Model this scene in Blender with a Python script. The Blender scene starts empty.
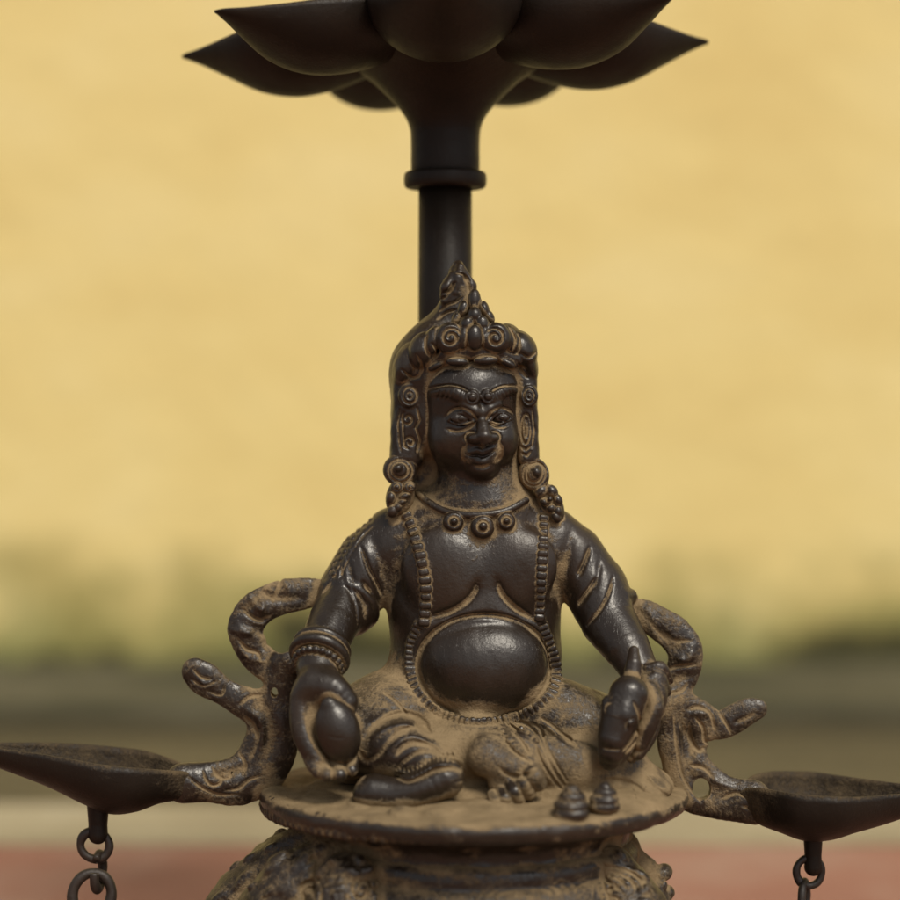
import bpy, math, random
import numpy as np
from concurrent.futures import ThreadPoolExecutor

random.seed(7); np.random.seed(7)
F = np.float32
# ---------------------------------------------------------------- units
# Model unit: 1/900 of the frame width in the figure's plane, Y away from the camera, Z up from eye level.
CD, HZ, PX, GZ = 2116.0, 420.0, 0.0005, -624.0
sc = bpy.context.scene
COL = sc.collection

def P(u, v, Y):
    s = (CD + Y) / CD
    return np.array([(u - 450.0) * s, Y, (HZ - v) * s])

# ---------------------------------------------------------------- signed-distance modelling
# point sets are (3, n) arrays so that every component is contiguous
BIG, MARG = 40.0, 14.0

class Op:
    __slots__ = ('lo', 'hi', 'fn', 'mode', 'k', 'pl')
    def __init__(s, lo, hi, fn, mode='add', k=4.0, marg=None):
        marg = max(MARG, k) if marg is None else marg
        s.lo = np.asarray(lo, F) - F(marg); s.hi = np.asarray(hi, F) + F(marg)
        s.fn, s.mode, s.k, s.pl = fn, mode, F(max(k, 1e-3)), None

def combine(op, D, Q):
    d = op.fn(Q)
    if op.mode == 'disp':
        return D + d
    k = op.k
    if op.mode == 'sub':
        d = -d
        h = np.maximum(k - np.abs(D - d), 0)
        return np.maximum(D, d) + h * h * (F(.25) / k)
    h = np.maximum(k - np.abs(D - d), 0)
    return np.minimum(D, d) - h * h * (F(.25) / k)

def cull(ops, lo, hi):
    return [o for o in ops if not ((o.lo > hi).any() or (o.hi < lo).any())]

def inside(op, Q):
    m = (Q[0] >= op.lo[0]) & (Q[0] <= op.hi[0])
    m &= (Q[1] >= op.lo[1]); m &= (Q[1] <= op.hi[1]); m &= (Q[2] >= op.lo[2]); m &= (Q[2] <= op.hi[2])
    return np.nonzero(m)[0]

def ev(ops, Q):
    D = np.full(Q.shape[1], BIG, F)
    if not Q.shape[1]: return D
    for op in cull(ops, Q.min(1), Q.max(1)):
        i = inside(op, Q)
        if len(i): D[i] = combine(op, D[i], Q[:, i])
    return D

def rotm(rx=0, ry=0, rz=0):
    rx, ry, rz = map(math.radians, (rx, ry, rz))
    cx, sx, cy, sy, cz, sz = math.cos(rx), math.sin(rx), math.cos(ry), math.sin(ry), math.cos(rz), math.sin(rz)
    X = np.array([[1, 0, 0], [0, cx, -sx], [0, sx, cx]]); Y = np.array([[cy, 0, sy], [0, 1, 0], [-sy, 0, cy]])
    Z = np.array([[cz, -sz, 0], [sz, cz, 0], [0, 0, 1]])
    return (Z @ Y @ X).astype(F)

def local(Q, c, R):
    x, y, z = Q[0] - c[0], Q[1] - c[1], Q[2] - c[2]
    if R is None: return x, y, z
    return (x * R[0, 0] + y * R[1, 0] + z * R[2, 0], x * R[0, 1] + y * R[1, 1] + z * R[2, 1], x * R[0, 2] + y * R[1, 2] + z * R[2, 2])

def ell(c, r, k=4, rot=(0, 0, 0), mode='add'):
    c = np.asarray(c, F); r = np.asarray(r, F); R = rotm(*rot)
    ext = np.sqrt(((R * r[None, :]) ** 2).sum(1))
    R = None if not any(rot) else R
    i2 = (1 / r ** 2).astype(F)
    def fn(Q):
        x, y, z = local(Q, c, R)
        x *= x; y *= y; z *= z
        x *= i2[0]; y *= i2[1]; z *= i2[2]
        k0 = np.sqrt(x + y + z)
        k1 = np.sqrt(x * i2[0] + y * i2[1] + z * i2[2]) + F(1e-6)
        return k0 * (k0 - 1) / k1
    return Op(c - ext, c + ext, fn, mode, k)

def tube(pts, rad, k=4, mode='add'):
    pts = np.asarray(pts, F); rad = np.broadcast_to(np.asarray(rad, F), (len(pts),)).copy()
    def fn(Q):
        D = None
        for i in range(len(pts) - 1):
            a = pts[i]; ab = pts[i + 1] - a; iL = F(1 / (float((ab * ab).sum()) + 1e-6))
            x, y, z = Q[0] - a[0], Q[1] - a[1], Q[2] - a[2]
            t = np.clip((x * ab[0] + y * ab[1] + z * ab[2]) * iL, 0, 1)
            x -= t * ab[0]; y -= t * ab[1]; z -= t * ab[2]
            d = np.sqrt(x * x + y * y + z * z) - (rad[i] + t * (rad[i + 1] - rad[i]))
            D = d if D is None else np.minimum(D, d)
        return D
    R = float(rad.max())
    return Op(pts.min(0) - R, pts.max(0) + R, fn, mode, k)

def ribbon(pts, wid, thk, k=4):
    """a band lying in the frontal plane: wide across its path, thin in depth"""
    pts = np.asarray(pts, F); n = len(pts)
    wid = np.broadcast_to(np.asarray(wid, F), (n,)).copy(); thk = np.broadcast_to(np.asarray(thk, F), (n,)).copy()
    def fn(Q):
        D = None
        for i in range(n - 1):
            a = pts[i]; ab = pts[i + 1] - a; iL = F(1 / (float((ab * ab).sum()) + 1e-6))
            x, y, z = Q[0] - a[0], Q[1] - a[1], Q[2] - a[2]
            t = np.clip((x * ab[0] + y * ab[1] + z * ab[2]) * iL, 0, 1)
            x -= t * ab[0]; y -= t * ab[1]; z -= t * ab[2]
            w = wid[i] + t * (wid[i + 1] - wid[i]); h = thk[i] + t * (thk[i + 1] - thk[i])
            w2 = 1 / (w * w); h2 = 1 / (h * h)
            xz = (x * x + z * z) * w2; yy = y * y * h2
            k0 = np.sqrt(xz + yy); k1 = np.sqrt(xz * w2 + yy * h2) + F(1e-6)
            d = k0 * (k0 - 1) / k1
            d = np.where(k0 < 1e-3, -np.minimum(w, h), d)
            D = d if D is None else np.minimum(D, d)
        return D
    R = float(max(wid.max(), thk.max()))
    return Op(pts.min(0) - R, pts.max(0) + R, fn, 'add', k)

def torus(c, axis, R, r, k=2):
    c = np.asarray(c, F); ax = np.asarray(axis, float); ax = (ax / np.linalg.norm(ax)).astype(F)
    def fn(Q):
        x, y, z = Q[0] - c[0], Q[1] - c[1], Q[2] - c[2]
        h = x * ax[0] + y * ax[1] + z * ax[2]; h2 = h * h
        rad = np.sqrt(np.maximum(x * x + y * y + z * z - h2, 0)) - F(R)
        return np.sqrt(rad * rad + h2) - F(r)
    return Op(c - R - r, c + R + r, fn, 'add', k)

def rbox(c, half, rr, k=6, rot=(0, 0, 0)):
    c = np.asarray(c, F); half = np.asarray(half, F); R = rotm(*rot)
    ext = (np.abs(R) * half[None, :]).sum(1)
    def fn(Q):
        q = local(Q, c, R)
        q = [np.abs(q[i]) - (half[i] - F(rr)) for i in range(3)]
        m = [np.maximum(a, 0) for a in q]
        return np.sqrt(m[0] ** 2 + m[1] ** 2 + m[2] ** 2) + np.minimum(np.maximum(np.maximum(q[0], q[1]), q[2]), 0) - F(rr)
    return Op(c - ext, c + ext, fn, 'add', k)

def dist2(Q, pl):
    """squared frontal distance to a polyline, and how far along it the nearest point lies"""
    D = S = None; n = len(pl) - 1
    for i in range(n):
        a = pl[i]; ab = pl[i + 1] - a; iL = F(1 / (float((ab * ab).sum()) + 1e-6))
        x = Q[0] - a[0]; z = Q[2] - a[1]
        t = np.clip((x * ab[0] + z * ab[1]) * iL, 0, 1)
        x -= t * ab[0]; z -= t * ab[1]
        d = x * x + z * z; p = (i + t) * F(1 / n)
        if D is None: D, S = d, p
        else:
            m = d < D; D = np.where(m, d, D); S = np.where(m, p, S)
    return D, S

def line_depth(Q, pl, w, closed):
    d, p = dist2(Q, pl)
    if closed: return np.exp(-d / F(w * w))
    e = np.clip(np.minimum(p, 1 - p) * 4 + F(.12), 0, 1); e = np.sqrt(e)
    return e * np.exp(-d / (F(w * w) * (F(.35) + F(.65) * e)))

def carve(uv, Y, w, h, yr=(-400, 400), dust=None):
    """chased line: positive h cuts a groove (which holds dust), negative raises a ridge"""
    pl = np.array([P(u, v, Y)[[0, 2]] for u, v in uv], F)
    closed = bool(np.hypot(*(pl[0] - pl[-1])) < .5)
    e = 2.6 * w
    lo = np.array([pl[:, 0].min() - e, yr[0], pl[:, 1].min() - e]); hi = np.array([pl[:, 0].max() + e, yr[1], pl[:, 1].max() + e])
    def fn(Q):
        return F(h) * line_depth(Q, pl, w, closed)
    o = Op(lo, hi, fn, 'disp', 1, 0)
    amt = (.36 * min(1, h / 2.2) if h > 0 else 0) if dust is None else dust
    o.pl = (pl, w * .9, amt, closed)
    return o

def uneven(ops, amp, waves=((34, 1.0), (15, .45), (7, .2)), seed=1):
    """hand-cast unevenness of the whole surface"""
    g = random.Random(seed); W_ = []
    for lam, a in waves:
        for _ in range(3):
            d = np.array([g.gauss(0, 1) for _ in range(3)]); d *= 2 * math.pi / lam / np.linalg.norm(d)
            W_.append((d.astype(F), F(g.uniform(0, 6.28)), F(a * amp)))
    lo = np.min([o.lo for o in ops], 0); hi = np.max([o.hi for o in ops], 0)
    def fn(Q):
        D = np.zeros(Q.shape[1], F)
        for d, p, a in W_: D += a * np.sin(Q[0] * d[0] + Q[1] * d[1] + Q[2] * d[2] + p)
        return D
    return Op(lo, hi, fn, 'disp', 1, 0)

def smooth(pts, n=4):
    """Catmull-Rom resampling of a control polyline of any dimension"""
    p = np.asarray(pts, float)
    p = np.vstack([2 * p[0] - p[1], p, 2 * p[-1] - p[-2]])
    out = []
    for i in range(1, len(p) - 2):
        for t in np.linspace(0, 1, n, endpoint=False):
            a, b, c, d = p[i - 1], p[i], p[i + 1], p[i + 2]
            out.append(.5 * (2 * b + (c - a) * t + (2 * a - 5 * b + 4 * c - d) * t * t + (3 * b - a - 3 * c + d) * t ** 3))
    out.append(p[-2])
    return np.array(out)

def even(pts, step):
    p = np.asarray(pts, float); s = np.r_[0, np.cumsum(np.linalg.norm(np.diff(p[:, :2], axis=0), axis=1))]
    n = max(2, int(round(s[-1] / step)) + 1); q = np.linspace(0, s[-1], n)
    return np.stack([np.interp(q, s, p[:, i]) for i in range(p.shape[1])], 1)

def spiral(u, v, r0, r1, turns, a0=0, sx=1.0, n=14):
    N = max(4, int(n * abs(turns))); out = []
    for i in range(N + 1):
        f = i / N; a = math.radians(a0) + 2 * math.pi * turns * f; r = r0 + (r1 - r0) * f
        out.append((u + sx * r * math.cos(a), v - r * math.sin(a)))
    return out

def ring(u, v, rx, rz, n=16, rot=0):
    c, s = math.cos(math.radians(rot)), math.sin(math.radians(rot))
    return [(u + rx * math.cos(a) * c - rz * math.sin(a) * s, v + rx * math.cos(a) * s + rz * math.sin(a) * c) for a in np.linspace(0, 2 * math.pi, n + 1)]

def hit(ops, uv, y0=-230, y1=160):
    """depth of the modelled surface seen along (u, v)"""
    uv = np.asarray(uv, float)
    Y = np.full(len(uv), float(y0)); act = np.arange(len(uv))
    e = [np.array([P(u, v, y) for u, v in uv]) for y in (y0, y1)]
    e = np.concatenate(e); ops = cull(ops, e.min(0), e.max(0))
    for _ in range(140):
        y = Y[act]; s = (CD + y) / CD
        Q = np.stack([(uv[act, 0] - 450) * s, y, (HZ - uv[act, 1]) * s]).astype(F)
        d = ev(ops, Q)
        go = (d >= .25) & (y <= y1)
        act = act[go]
        if not len(act): break
        Y[act] += np.clip(d[go] * .75, .2, 10)
    return np.where(Y > y1, np.nan, Y)

def on(ops, uv, sink=0.0):
    uv = np.asarray(uv, float); Y = hit(ops, uv)
    if np.isnan(Y).any():
        good = ~np.isnan(Y); Y = np.interp(np.arange(len(Y)), np.nonzero(good)[0], Y[good]) if good.any() else np.zeros(len(Y))
    return np.array([P(u, v, y + sink) for (u, v), y in zip(uv[:, :2], Y)])

# ---- surface extraction (naive surface nets on sparse blocks)
NB = 16
EDG = [(0, 1), (0, 2), (0, 4), (1, 3), (1, 5), (2, 3), (2, 6), (3, 7), (4, 5), (4, 6), (5, 7), (6, 7)]
def extract(ops, vox):
    lo = np.min([o.lo for o in ops if o.mode == 'add'], 0) - 2 + MARG * .5
    hi = np.max([o.hi for o in ops if o.mode == 'add'], 0) + 2 - MARG * .5
    bs = NB * vox
    n = np.ceil((hi - lo) / bs).astype(int)
    I = np.stack(np.meshgrid(*[np.arange(x) for x in n], indexing='ij'), -1).reshape(-1, 3)
    half = bs / 2
    d = np.concatenate([ev(ops, (lo + (I[i:i + 4000] + .5) * bs).T.astype(F)) for i in range(0, len(I), 4000)])
    I = I[np.abs(d) < half * 1.7321 * 1.2 + 2.0]
    dims = n * NB
    g = np.stack(np.meshgrid(*[np.arange(NB + 1)] * 3, indexing='ij'), -1).reshape(-1, 3)
    cell = np.stack(np.meshgrid(*[np.arange(NB)] * 3, indexing='ij'), -1).reshape(-1, 3)
    G = (g * vox).T.astype(F)
    def work(B):
        S = np.full((len(B), (NB + 1) ** 3), BIG, F)
        blo = (lo + B * bs).astype(F); bhi = blo + F(bs)
        for op in cull(ops, blo.min(0), bhi.max(0)):
            w = np.nonzero((blo <= op.hi).all(1) & (bhi >= op.lo).all(1))[0]
            if not len(w): continue
            Q = (blo[w].T[:, :, None] + G[:, None, :]).reshape(3, -1)
            S[w] = combine(op, S[w].ravel(), Q).reshape(len(w), -1)
        S = S.reshape(len(B), NB + 1, NB + 1, NB + 1)
        neg = S < 0
        c8 = [neg[:, a:a + NB, b:b + NB, c:c + NB] for a in (0, 1) for b in (0, 1) for c in (0, 1)]
        cnt = sum(x.astype(np.int8) for x in c8)
        ac = np.nonzero((cnt > 0) & (cnt < 8))
        if not len(ac[0]): return None
        vals = np.stack([S[ac[0], ac[1] + a, ac[2] + b, ac[3] + c] for a in (0, 1) for b in (0, 1) for c in (0, 1)], 1)
        off = np.array([(a, b, c) for a in (0, 1) for b in (0, 1) for c in (0, 1)], F)
        acc = np.zeros((len(vals), 3), F); num = np.zeros(len(vals), F)
        for a, b in EDG:
            va, vb = vals[:, a], vals[:, b]; m = (va < 0) != (vb < 0)
            t = np.where(m, va / np.where(m, va - vb, 1), 0)
            acc += m[:, None] * (off[a] + t[:, None] * (off[b] - off[a])); num += m
        gi = B[ac[0]] * NB + np.stack(ac[1:], 1)
        V = lo + (gi + acc / num[:, None]) * vox
        ids = (gi[:, 0] * dims[1] + gi[:, 1]) * dims[2] + gi[:, 2]
        Qs = []
        for ax in range(3):
            A = neg[:, :NB, :NB, :NB]
            sl = [slice(0, NB)] * 3; sl[ax] = slice(1, NB + 1)
            Bn = neg[(slice(None),) + tuple(sl)]
            e = np.nonzero(A != Bn)
            c = B[e[0]] * NB + np.stack(e[1:], 1)
            o1, o2 = (ax + 1) % 3, (ax + 2) % 3
            def cid(d1, d2):
                cc = c.copy(); cc[:, o1] -= d1; cc[:, o2] -= d2
                return (cc[:, 0] * dims[1] + cc[:, 1]) * dims[2] + cc[:, 2]
            q = np.stack([cid(1, 1), cid(0, 1), cid(0, 0), cid(1, 0)], 1)
            fl = ~A[e]
            q[fl] = q[fl][:, ::-1]
            Qs.append(q)
        return ids, V, np.concatenate(Qs)
    with ThreadPoolExecutor(4) as ex:
        res = [r for r in ex.map(work, [I[i:i + 24] for i in range(0, len(I), 24)]) if r is not None]
    ids = np.concatenate([r[0] for r in res]); V = np.concatenate([r[1] for r in res]); Q = np.concatenate([r[2] for r in res])
    o = np.argsort(ids); ids = ids[o]; V = V[o]
    J = np.searchsorted(ids, Q); J = np.clip(J, 0, len(ids) - 1)
    ok = (ids[J] == Q).all(1)
    return V, J[ok]

# ---------------------------------------------------------------- object helpers
def W(p):
    p = np.asarray(p, float)
    return np.stack([p[..., 0], p[..., 1], p[..., 2] - GZ], -1) * PX

def np_obj(name, V, Qd, mat, parent=None, dust=None):
    me = bpy.data.meshes.new(name)
    V = W(V).astype(F); Qd = np.asarray(Qd, np.int32); k = Qd.shape[1]
    me.vertices.add(len(V)); me.vertices.foreach_set('co', V.ravel())
    me.loops.add(Qd.size); me.loops.foreach_set('vertex_index', Qd.ravel())
    me.polygons.add(len(Qd)); me.polygons.foreach_set('loop_start', np.arange(0, Qd.size, k, dtype=np.int32))
    me.update(calc_edges=True); me.validate()
    me.polygons.foreach_set('use_smooth', np.ones(len(me.polygons), bool))
    if dust is not None:
        at = me.attributes.new('dust', 'FLOAT', 'POINT'); at.data.foreach_set('value', np.asarray(dust, F))
    me.materials.append(mat)
    o = bpy.data.objects.new(name, me); COL.objects.link(o)
    if parent is not None: o.parent = parent
    return o

ALL_OPS = []
def normals(V, Q):
    a = V[Q[:, 2]] - V[Q[:, 0]]; b = V[Q[:, 3]] - V[Q[:, 1]]
    n = np.cross(a, b); N = np.zeros_like(V)
    for j in range(4):
        for c in range(3): N[:, c] += np.bincount(Q[:, j], n[:, c], len(V))
    return N / (np.linalg.norm(N, axis=1)[:, None] + 1e-9)

def sdf_obj(name, ops, vox, mat, parent=None, base=0.0, up=0.0, gain=1.0, low=0.0):
    V, Q = extract(ops, vox)
    o = np_obj(name, V, Q, mat, parent, np.zeros(len(V)))
    o_rec = (o, V, Q, base, up, gain, low)
    RECS.append(o_rec); ALL_OPS.extend(ops)
    return o
RECS = []
HEAPS = []      # where dust has collected in drifts: centre, radii, amount
def heap(u, v, Y, r, amt, ry=60): HEAPS.append((P(u, v, Y), (r, ry, r), amt))

def settle_dust():
    """brown dust that lies in recesses and on upward faces: how far each surface point is enclosed by the casting"""
    def one(rec):
        o, V, Q, base, up, gain, low = rec
        N = normals(V, Q); out = np.zeros(len(V), F)
        def part(i):
            v = V[i:i + 6000].T.astype(F); n = N[i:i + 6000].T.astype(F); a = np.zeros(v.shape[1], F)
            near = cull(ALL_OPS, v.min(1) - 12, v.max(1) + 12)
            for h, w in ((2.4, .75), (8.0, .75)):
                d = ev(near, v + n * F(h))
                a += F(w) * np.clip((h - d) / h, 0, 1)
            d = ev(near, v - n * F(4.0))
            a -= F(.42) * np.clip((d + 4.0) / 4.0 - F(.06), 0, .8)       # worn, handled edges stay bare
            a = a * gain + base + up * np.clip((n[2] - .35) / .5, 0, 1)
            a += low * np.clip((-250 - v[2]) / 60, 0, 1)
            for op in near:
                if op.pl is not None and op.pl[2] > 0:
                    j = inside(op, v)
                    if len(j): a[j] += F(op.pl[2]) * line_depth(v[:, j], op.pl[0], op.pl[1], op.pl[3])
            for c, r, amt in HEAPS:
                d2 = ((v[0] - c[0]) / r[0]) ** 2 + ((v[1] - c[1]) / r[1]) ** 2 + ((v[2] - c[2]) / r[2]) ** 2
                a += F(amt) * np.exp(-d2).astype(F)
            return i, a
        return o, [part(i) for i in range(0, len(V), 6000)], len(V)
    with ThreadPoolExecutor(4) as ex:
        for o, parts, n in ex.map(one, RECS):
            a = np.zeros(n, F)
            for i, p in parts: a[i:i + len(p)] = p
            if len(o.data.vertices) == n:
                o.data.attributes['dust'].data.foreach_set('value', a)

def empty(name, loc):
    o = bpy.data.objects.new(name, None); COL.objects.link(o); o.empty_display_size = .02
    return o

def tag(o, label=None, cat=None, group=None, kind=None):
    if label: o['label'] = label
    if cat: o['category'] = cat
    if group: o['group'] = group
    if kind: o['kind'] = kind
    return o

# ---------------------------------------------------------------- materials
def new_mat(name):
    m = bpy.data.materials.new(name); m.use_nodes = True
    nt = m.node_tree; b = nt.nodes['Principled BSDF']
    return m, nt, b
def nd(nt, t, **kw):
    n = nt.nodes.new(t)
    for k, v in kw.items():
        if k.startswith('i_'):
            key = k[2:]; key = int(key) if key.isdigit() else key
            n.inputs[key].default_value = v
        else: setattr(n, k, v)
    return n
def math_n(nt, op, a, b=None, clamp=False):
    n = nd(nt, 'ShaderNodeMath', operation=op, use_clamp=clamp)
    for i, x in enumerate((a, b)):
        if x is None: continue
        if isinstance(x, (int, float)): n.inputs[i].default_value = x
        else: nt.links.new(x, n.inputs[i])
    return n.outputs[0]
def noise(nt, scale, detail=4, rough=.55, vec=None, dist=0.0):
    n = nd(nt, 'ShaderNodeTexNoise'); n.inputs['Scale'].default_value = scale; n.inputs['Detail'].default_value = detail
    n.inputs['Roughness'].default_value = rough; n.inputs['Distortion'].default_value = dist
    if vec is not None: nt.links.new(vec, n.inputs['Vector'])
    return n.outputs['Fac']
def ramp(nt, fac, stops):
    r = nd(nt, 'ShaderNodeValToRGB'); e = r.color_ramp.elements
    while len(e) < len(stops): e.new(.5)
    for x, (p, c) in zip(e, stops):
        x.position = p; x.color = (*c, 1) if len(c) == 3 else c
    nt.links.new(fac, r.inputs[0]); return r.outputs[0]
def mixc(nt, f, a, b):
    n = nd(nt, 'ShaderNodeMix', data_type='RGBA')
    for s, x in ((n.inputs[0], f), (n.inputs[6], a), (n.inputs[7], b)):
        if hasattr(x, 'is_linked'): nt.links.new(x, s)
        elif isinstance(x, (int, float)): s.default_value = x
        else: s.default_value = (*x, 1)
    return n.outputs[2]
def mrange(nt, x, a, b, lo=0, hi=1):
    n = nd(nt, 'ShaderNodeMapRange', interpolation_type='SMOOTHSTEP')
    nt.links.new(x, n.inputs[0])
    for i, y in ((1, a), (2, b), (3, lo), (4, hi)): n.inputs[i].default_value = y
    return n.outputs[0]
def L(nt, a, b): nt.links.new(a, b)

def bronze(name, metal, dustc, dust_lo=.30, dust_hi=.85, rough=.34, spec=.55):
    m, nt, b = new_mat(name)
    co = nd(nt, 'ShaderNodeTexCoord').outputs['Object']
    at = nd(nt, 'ShaderNodeAttribute', attribute_name='dust').outputs['Fac']
    n1 = noise(nt, 90, 5, .6, co); n2 = noise(nt, 700, 3, .6, co); n3 = noise(nt, 22, 3, .5, co)
    f = math_n(nt, 'ADD', at, math_n(nt, 'MULTIPLY', math_n(nt, 'SUBTRACT', n1, .5), .7))
    f = math_n(nt, 'ADD', f, math_n(nt, 'MULTIPLY', math_n(nt, 'SUBTRACT', n2, .5), .75))
    f = mrange(nt, f, dust_lo, dust_hi)
    mc = ramp(nt, n3, [(.3, tuple(c * .75 for c in metal)), (.52, metal), (.72, (metal[0] * 1.35, metal[1] * 1.2, metal[2] * 1.0))])
    dc = ramp(nt, n1, [(.3, tuple(c * .72 for c in dustc)), (.7, tuple(c * 1.15 for c in dustc))])
    dsp = mrange(nt, n2, .66, .78)
    mc = mixc(nt, math_n(nt, 'MULTIPLY', dsp, .10), mc, dustc)
    L(nt, mixc(nt, math_n(nt, 'MULTIPLY', f, .93), mc, dc), b.inputs['Base Color'])
    r = math_n(nt, 'ADD', math_n(nt, 'MULTIPLY', f, .5), math_n(nt, 'ADD', rough - .24, math_n(nt, 'ADD', math_n(nt, 'MULTIPLY', n1, .24), math_n(nt, 'MULTIPLY', n3, .24))), True)
    L(nt, r, b.inputs['Roughness'])
    L(nt, math_n(nt, 'MULTIPLY', math_n(nt, 'SUBTRACT', 1.0, f), spec), b.inputs['Specular IOR Level'])
    # scratches: stretched noise in two directions
    def scr(rot, sc):
        mp = nd(nt, 'ShaderNodeMapping'); mp.inputs['Rotation'].default_value = rot; mp.inputs['Scale'].default_value = sc
        L(nt, co, mp.inputs['Vector']); return noise(nt, 1, 2, .5, mp.outputs[0])
    s1 = scr((0, .75, 0), (2600, 600, 160)); s2 = scr((0, -.9, 0), (2200, 600, 200))
    cut = math_n(nt, 'MULTIPLY', math_n(nt, 'ADD', mrange(nt, s1, .64, .72), mrange(nt, s2, .64, .72)), -.00006)
    fine = math_n(nt, 'MULTIPLY', n2, math_n(nt, 'ADD', .0002, math_n(nt, 'MULTIPLY', f, .0007)))
    hgt = math_n(nt, 'ADD', math_n(nt, 'ADD', cut, math_n(nt, 'MULTIPLY', math_n(nt, 'ADD', s1, s2), .00003)), fine)
    hgt = math_n(nt, 'ADD', hgt, math_n(nt, 'MULTIPLY', n1, .00045))
    bp = nd(nt, 'ShaderNodeBump'); bp.inputs['Strength'].default_value = .8; bp.inputs['Distance'].default_value = 1.0
    L(nt, hgt, bp.inputs['Height']); L(nt, bp.outputs[0], b.inputs['Normal'])
    return m

METAL = (.0185, .0122, .0076)
DUST = (.235, .172, .098)
M_BR = bronze('dusty_bronze', METAL, DUST)
M_DK = bronze('dark_bronze', (.0130, .0090, .0060), (.12, .088, .052), .36, 1.05, .48, .26)

# ================================================================ FIGURE
lamp = empty('oil_lamp', None)
tag(lamp, 'dark bronze oil lamp with a seated pot-bellied figure, leaf dishes and lotus-topped shaft', 'oil lamp')

B = []   # body
def E(u, v, Y, rx, ry, rz, k=4, rot=(0, 0, 0), L_=None, mode='add'):
    (B if L_ is None else L_).append(ell(P(u, v, Y), (rx, ry, rz), k, rot, mode))
def T(pts, k=4, L_=None, mode='add', sm=0):
    if sm: pts = smooth(pts, sm)
    (B if L_ is None else L_).append(tube([P(*p[:3]) for p in pts], [p[3] for p in pts], k, mode))
def G(uv, Y, w, h, yr=(-400, 400), L_=None, n=4, dust=None):
    (B if L_ is None else L_).append(carve(smooth(uv, n) if n > 1 else uv, Y, w, h, yr, dust))

# trunk
E(473, 578, 6, 86, 56, 72, 4)
E(476, 655, 2, 86, 60, 70, 30)
E(475, 610, 4, 82, 54, 60, 20)
T([(400, 540, 8, 30), (440, 520, 4, 34), (510, 518, 4, 34), (550, 536, 6, 26)], 22)
E(446, 568, -36, 42, 19, 40, 14)
E(517, 566, -34, 40, 19, 38, 14)
T([(480, 462, 8, 42), (481, 505, 2, 47)], 18)
# head
E(471, 413, -6, 48, 54, 62, 4)
E(472, 388, -24, 43, 34, 30, 14)
E(472, 382, -22, 43, 30, 22, 8)
E(474, 440, -10, 42, 46, 38, 14)
E(451, 441, -34, 18, 20, 19, 12)
E(501, 440, -36, 15, 18, 18, 12)
E(482, 468, -44, 13, 11, 9, 10)
HB = list(B)
def Yh(u, v): return float(np.nan_to_num(hit(HB, [(u, v)])[0], nan=-40))
# brow shelf, sockets
for u, v in ((459, 417), (501, 416)):
    E(u, v, Yh(u, v) - 3, 13, 5.5, 8, 5, mode='sub')
def face_tube(uv, r, k=2.0, sink=1.0, n=4, L_=None):
    p = smooth(uv, n); q = on(HB, p, sink)
    r = np.interp(np.linspace(0, 1, len(q)), np.linspace(0, 1, len(np.atleast_1d(r))), np.atleast_1d(r)) if np.ndim(r) else r
    (B if L_ is None else L_).append(tube(q, r, k))
face_tube([(433, 393), (445, 391), (456, 393), (466, 398)], [2.5, 6.4, 7.8, 7.0], 3, 1.8)
face_tube([(515, 391), (507, 390), (499, 393), (492, 398)], [2.5, 6.0, 7.4, 6.5], 3, 1.8)
face_tube([(466, 407), (474, 411), (479, 413)], [6.5, 8.0, 5.0], 4, 1)
face_tube([(496, 405), (490, 409), (484, 413)], [6.5, 7.5, 5.0], 4, 1)
for u, v in ((472.5, 397.5), (488, 396.5)):
    y = Yh(u, v)
    E(u, v, y - 2, 7.5, 6, 7.5, 2)
    G(ring(u, v, 4.6, 4.6, 12), y, 1.1, 1.6, (y - 25, y + 20), n=1)
for u0, sg in ((437, 1), (442, 1), (447, 1), (452, 1), (457, 1), (462, 1)):
    G([(u0 + 3.5, 389.5), (u0 + 2.5, 394), (u0 + .5, 399)], -50, .9, .8, (-110, 0), n=2)
for u0 in (495, 499.5, 504, 508.5, 512):
    G([(u0, 389.5), (u0 + 1.5, 394), (u0 + 3, 398)], -50, .9, .8, (-110, 0), n=2)
# upper outline of the brows
G([(428, 389), (446, 385.5), (459, 387), (470, 392)], -50, 1.5, 2.2, (-110, 0), dust=1.1)
G([(518, 386), (505, 386), (496, 389), (490, 393)], -50, 1.5, 2.2, (-110, 0), dust=1.1)
# eyes
for (u, v, rx, up_, lo_, cr_) in (
        (460.5, 418, 9.5, [(448.5, 420), (454, 414.6), (461, 412.8), (468, 415.6), (473, 421)], [(448.5, 420.4), (455, 423.8), (463, 424.4), (473, 421.6)],
         [(445, 418), (452, 410.5), (461, 408.2), (470, 411.5), (477, 419.5)]),
        (501, 417, 8.5, [(489.5, 421), (494, 415.4), (501, 412.6), (507, 414), (511.5, 418)], [(489.5, 421.6), (496, 423.8), (503, 423), (511.5, 418.6)],
         [(486, 419), (492, 411.5), (500, 408), (508, 409.5), (514, 415)])):
    y = Yh(u, v)
    E(u, v + .4, y + .4, rx, 4.2, 5.0, 1.0)
    G(ring(u + .5, v + .3, 3.3, 3.2, 12), y, .8, .9, (-120, 0), n=1, dust=.1)
    face_tube(up_, 2.0, 1.2, -.9)
    face_tube(lo_, 1.5, 1.0, -.4)
    G(cr_, y, 1.8, 2.0, (-120, 0), dust=1.3)
    G(lo_, y, 1.3, .3, (-120, 0), dust=.55)
G([(446, 429), (456, 431.5), (466, 429.5), (475, 423)], -50, 1.8, 1.8, (-110, 0), dust=1.25)
G([(490, 423), (496, 427), (503, 428), (509, 426)], -50, 1.6, 1.5, (-110, 0), dust=1.2)
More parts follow.
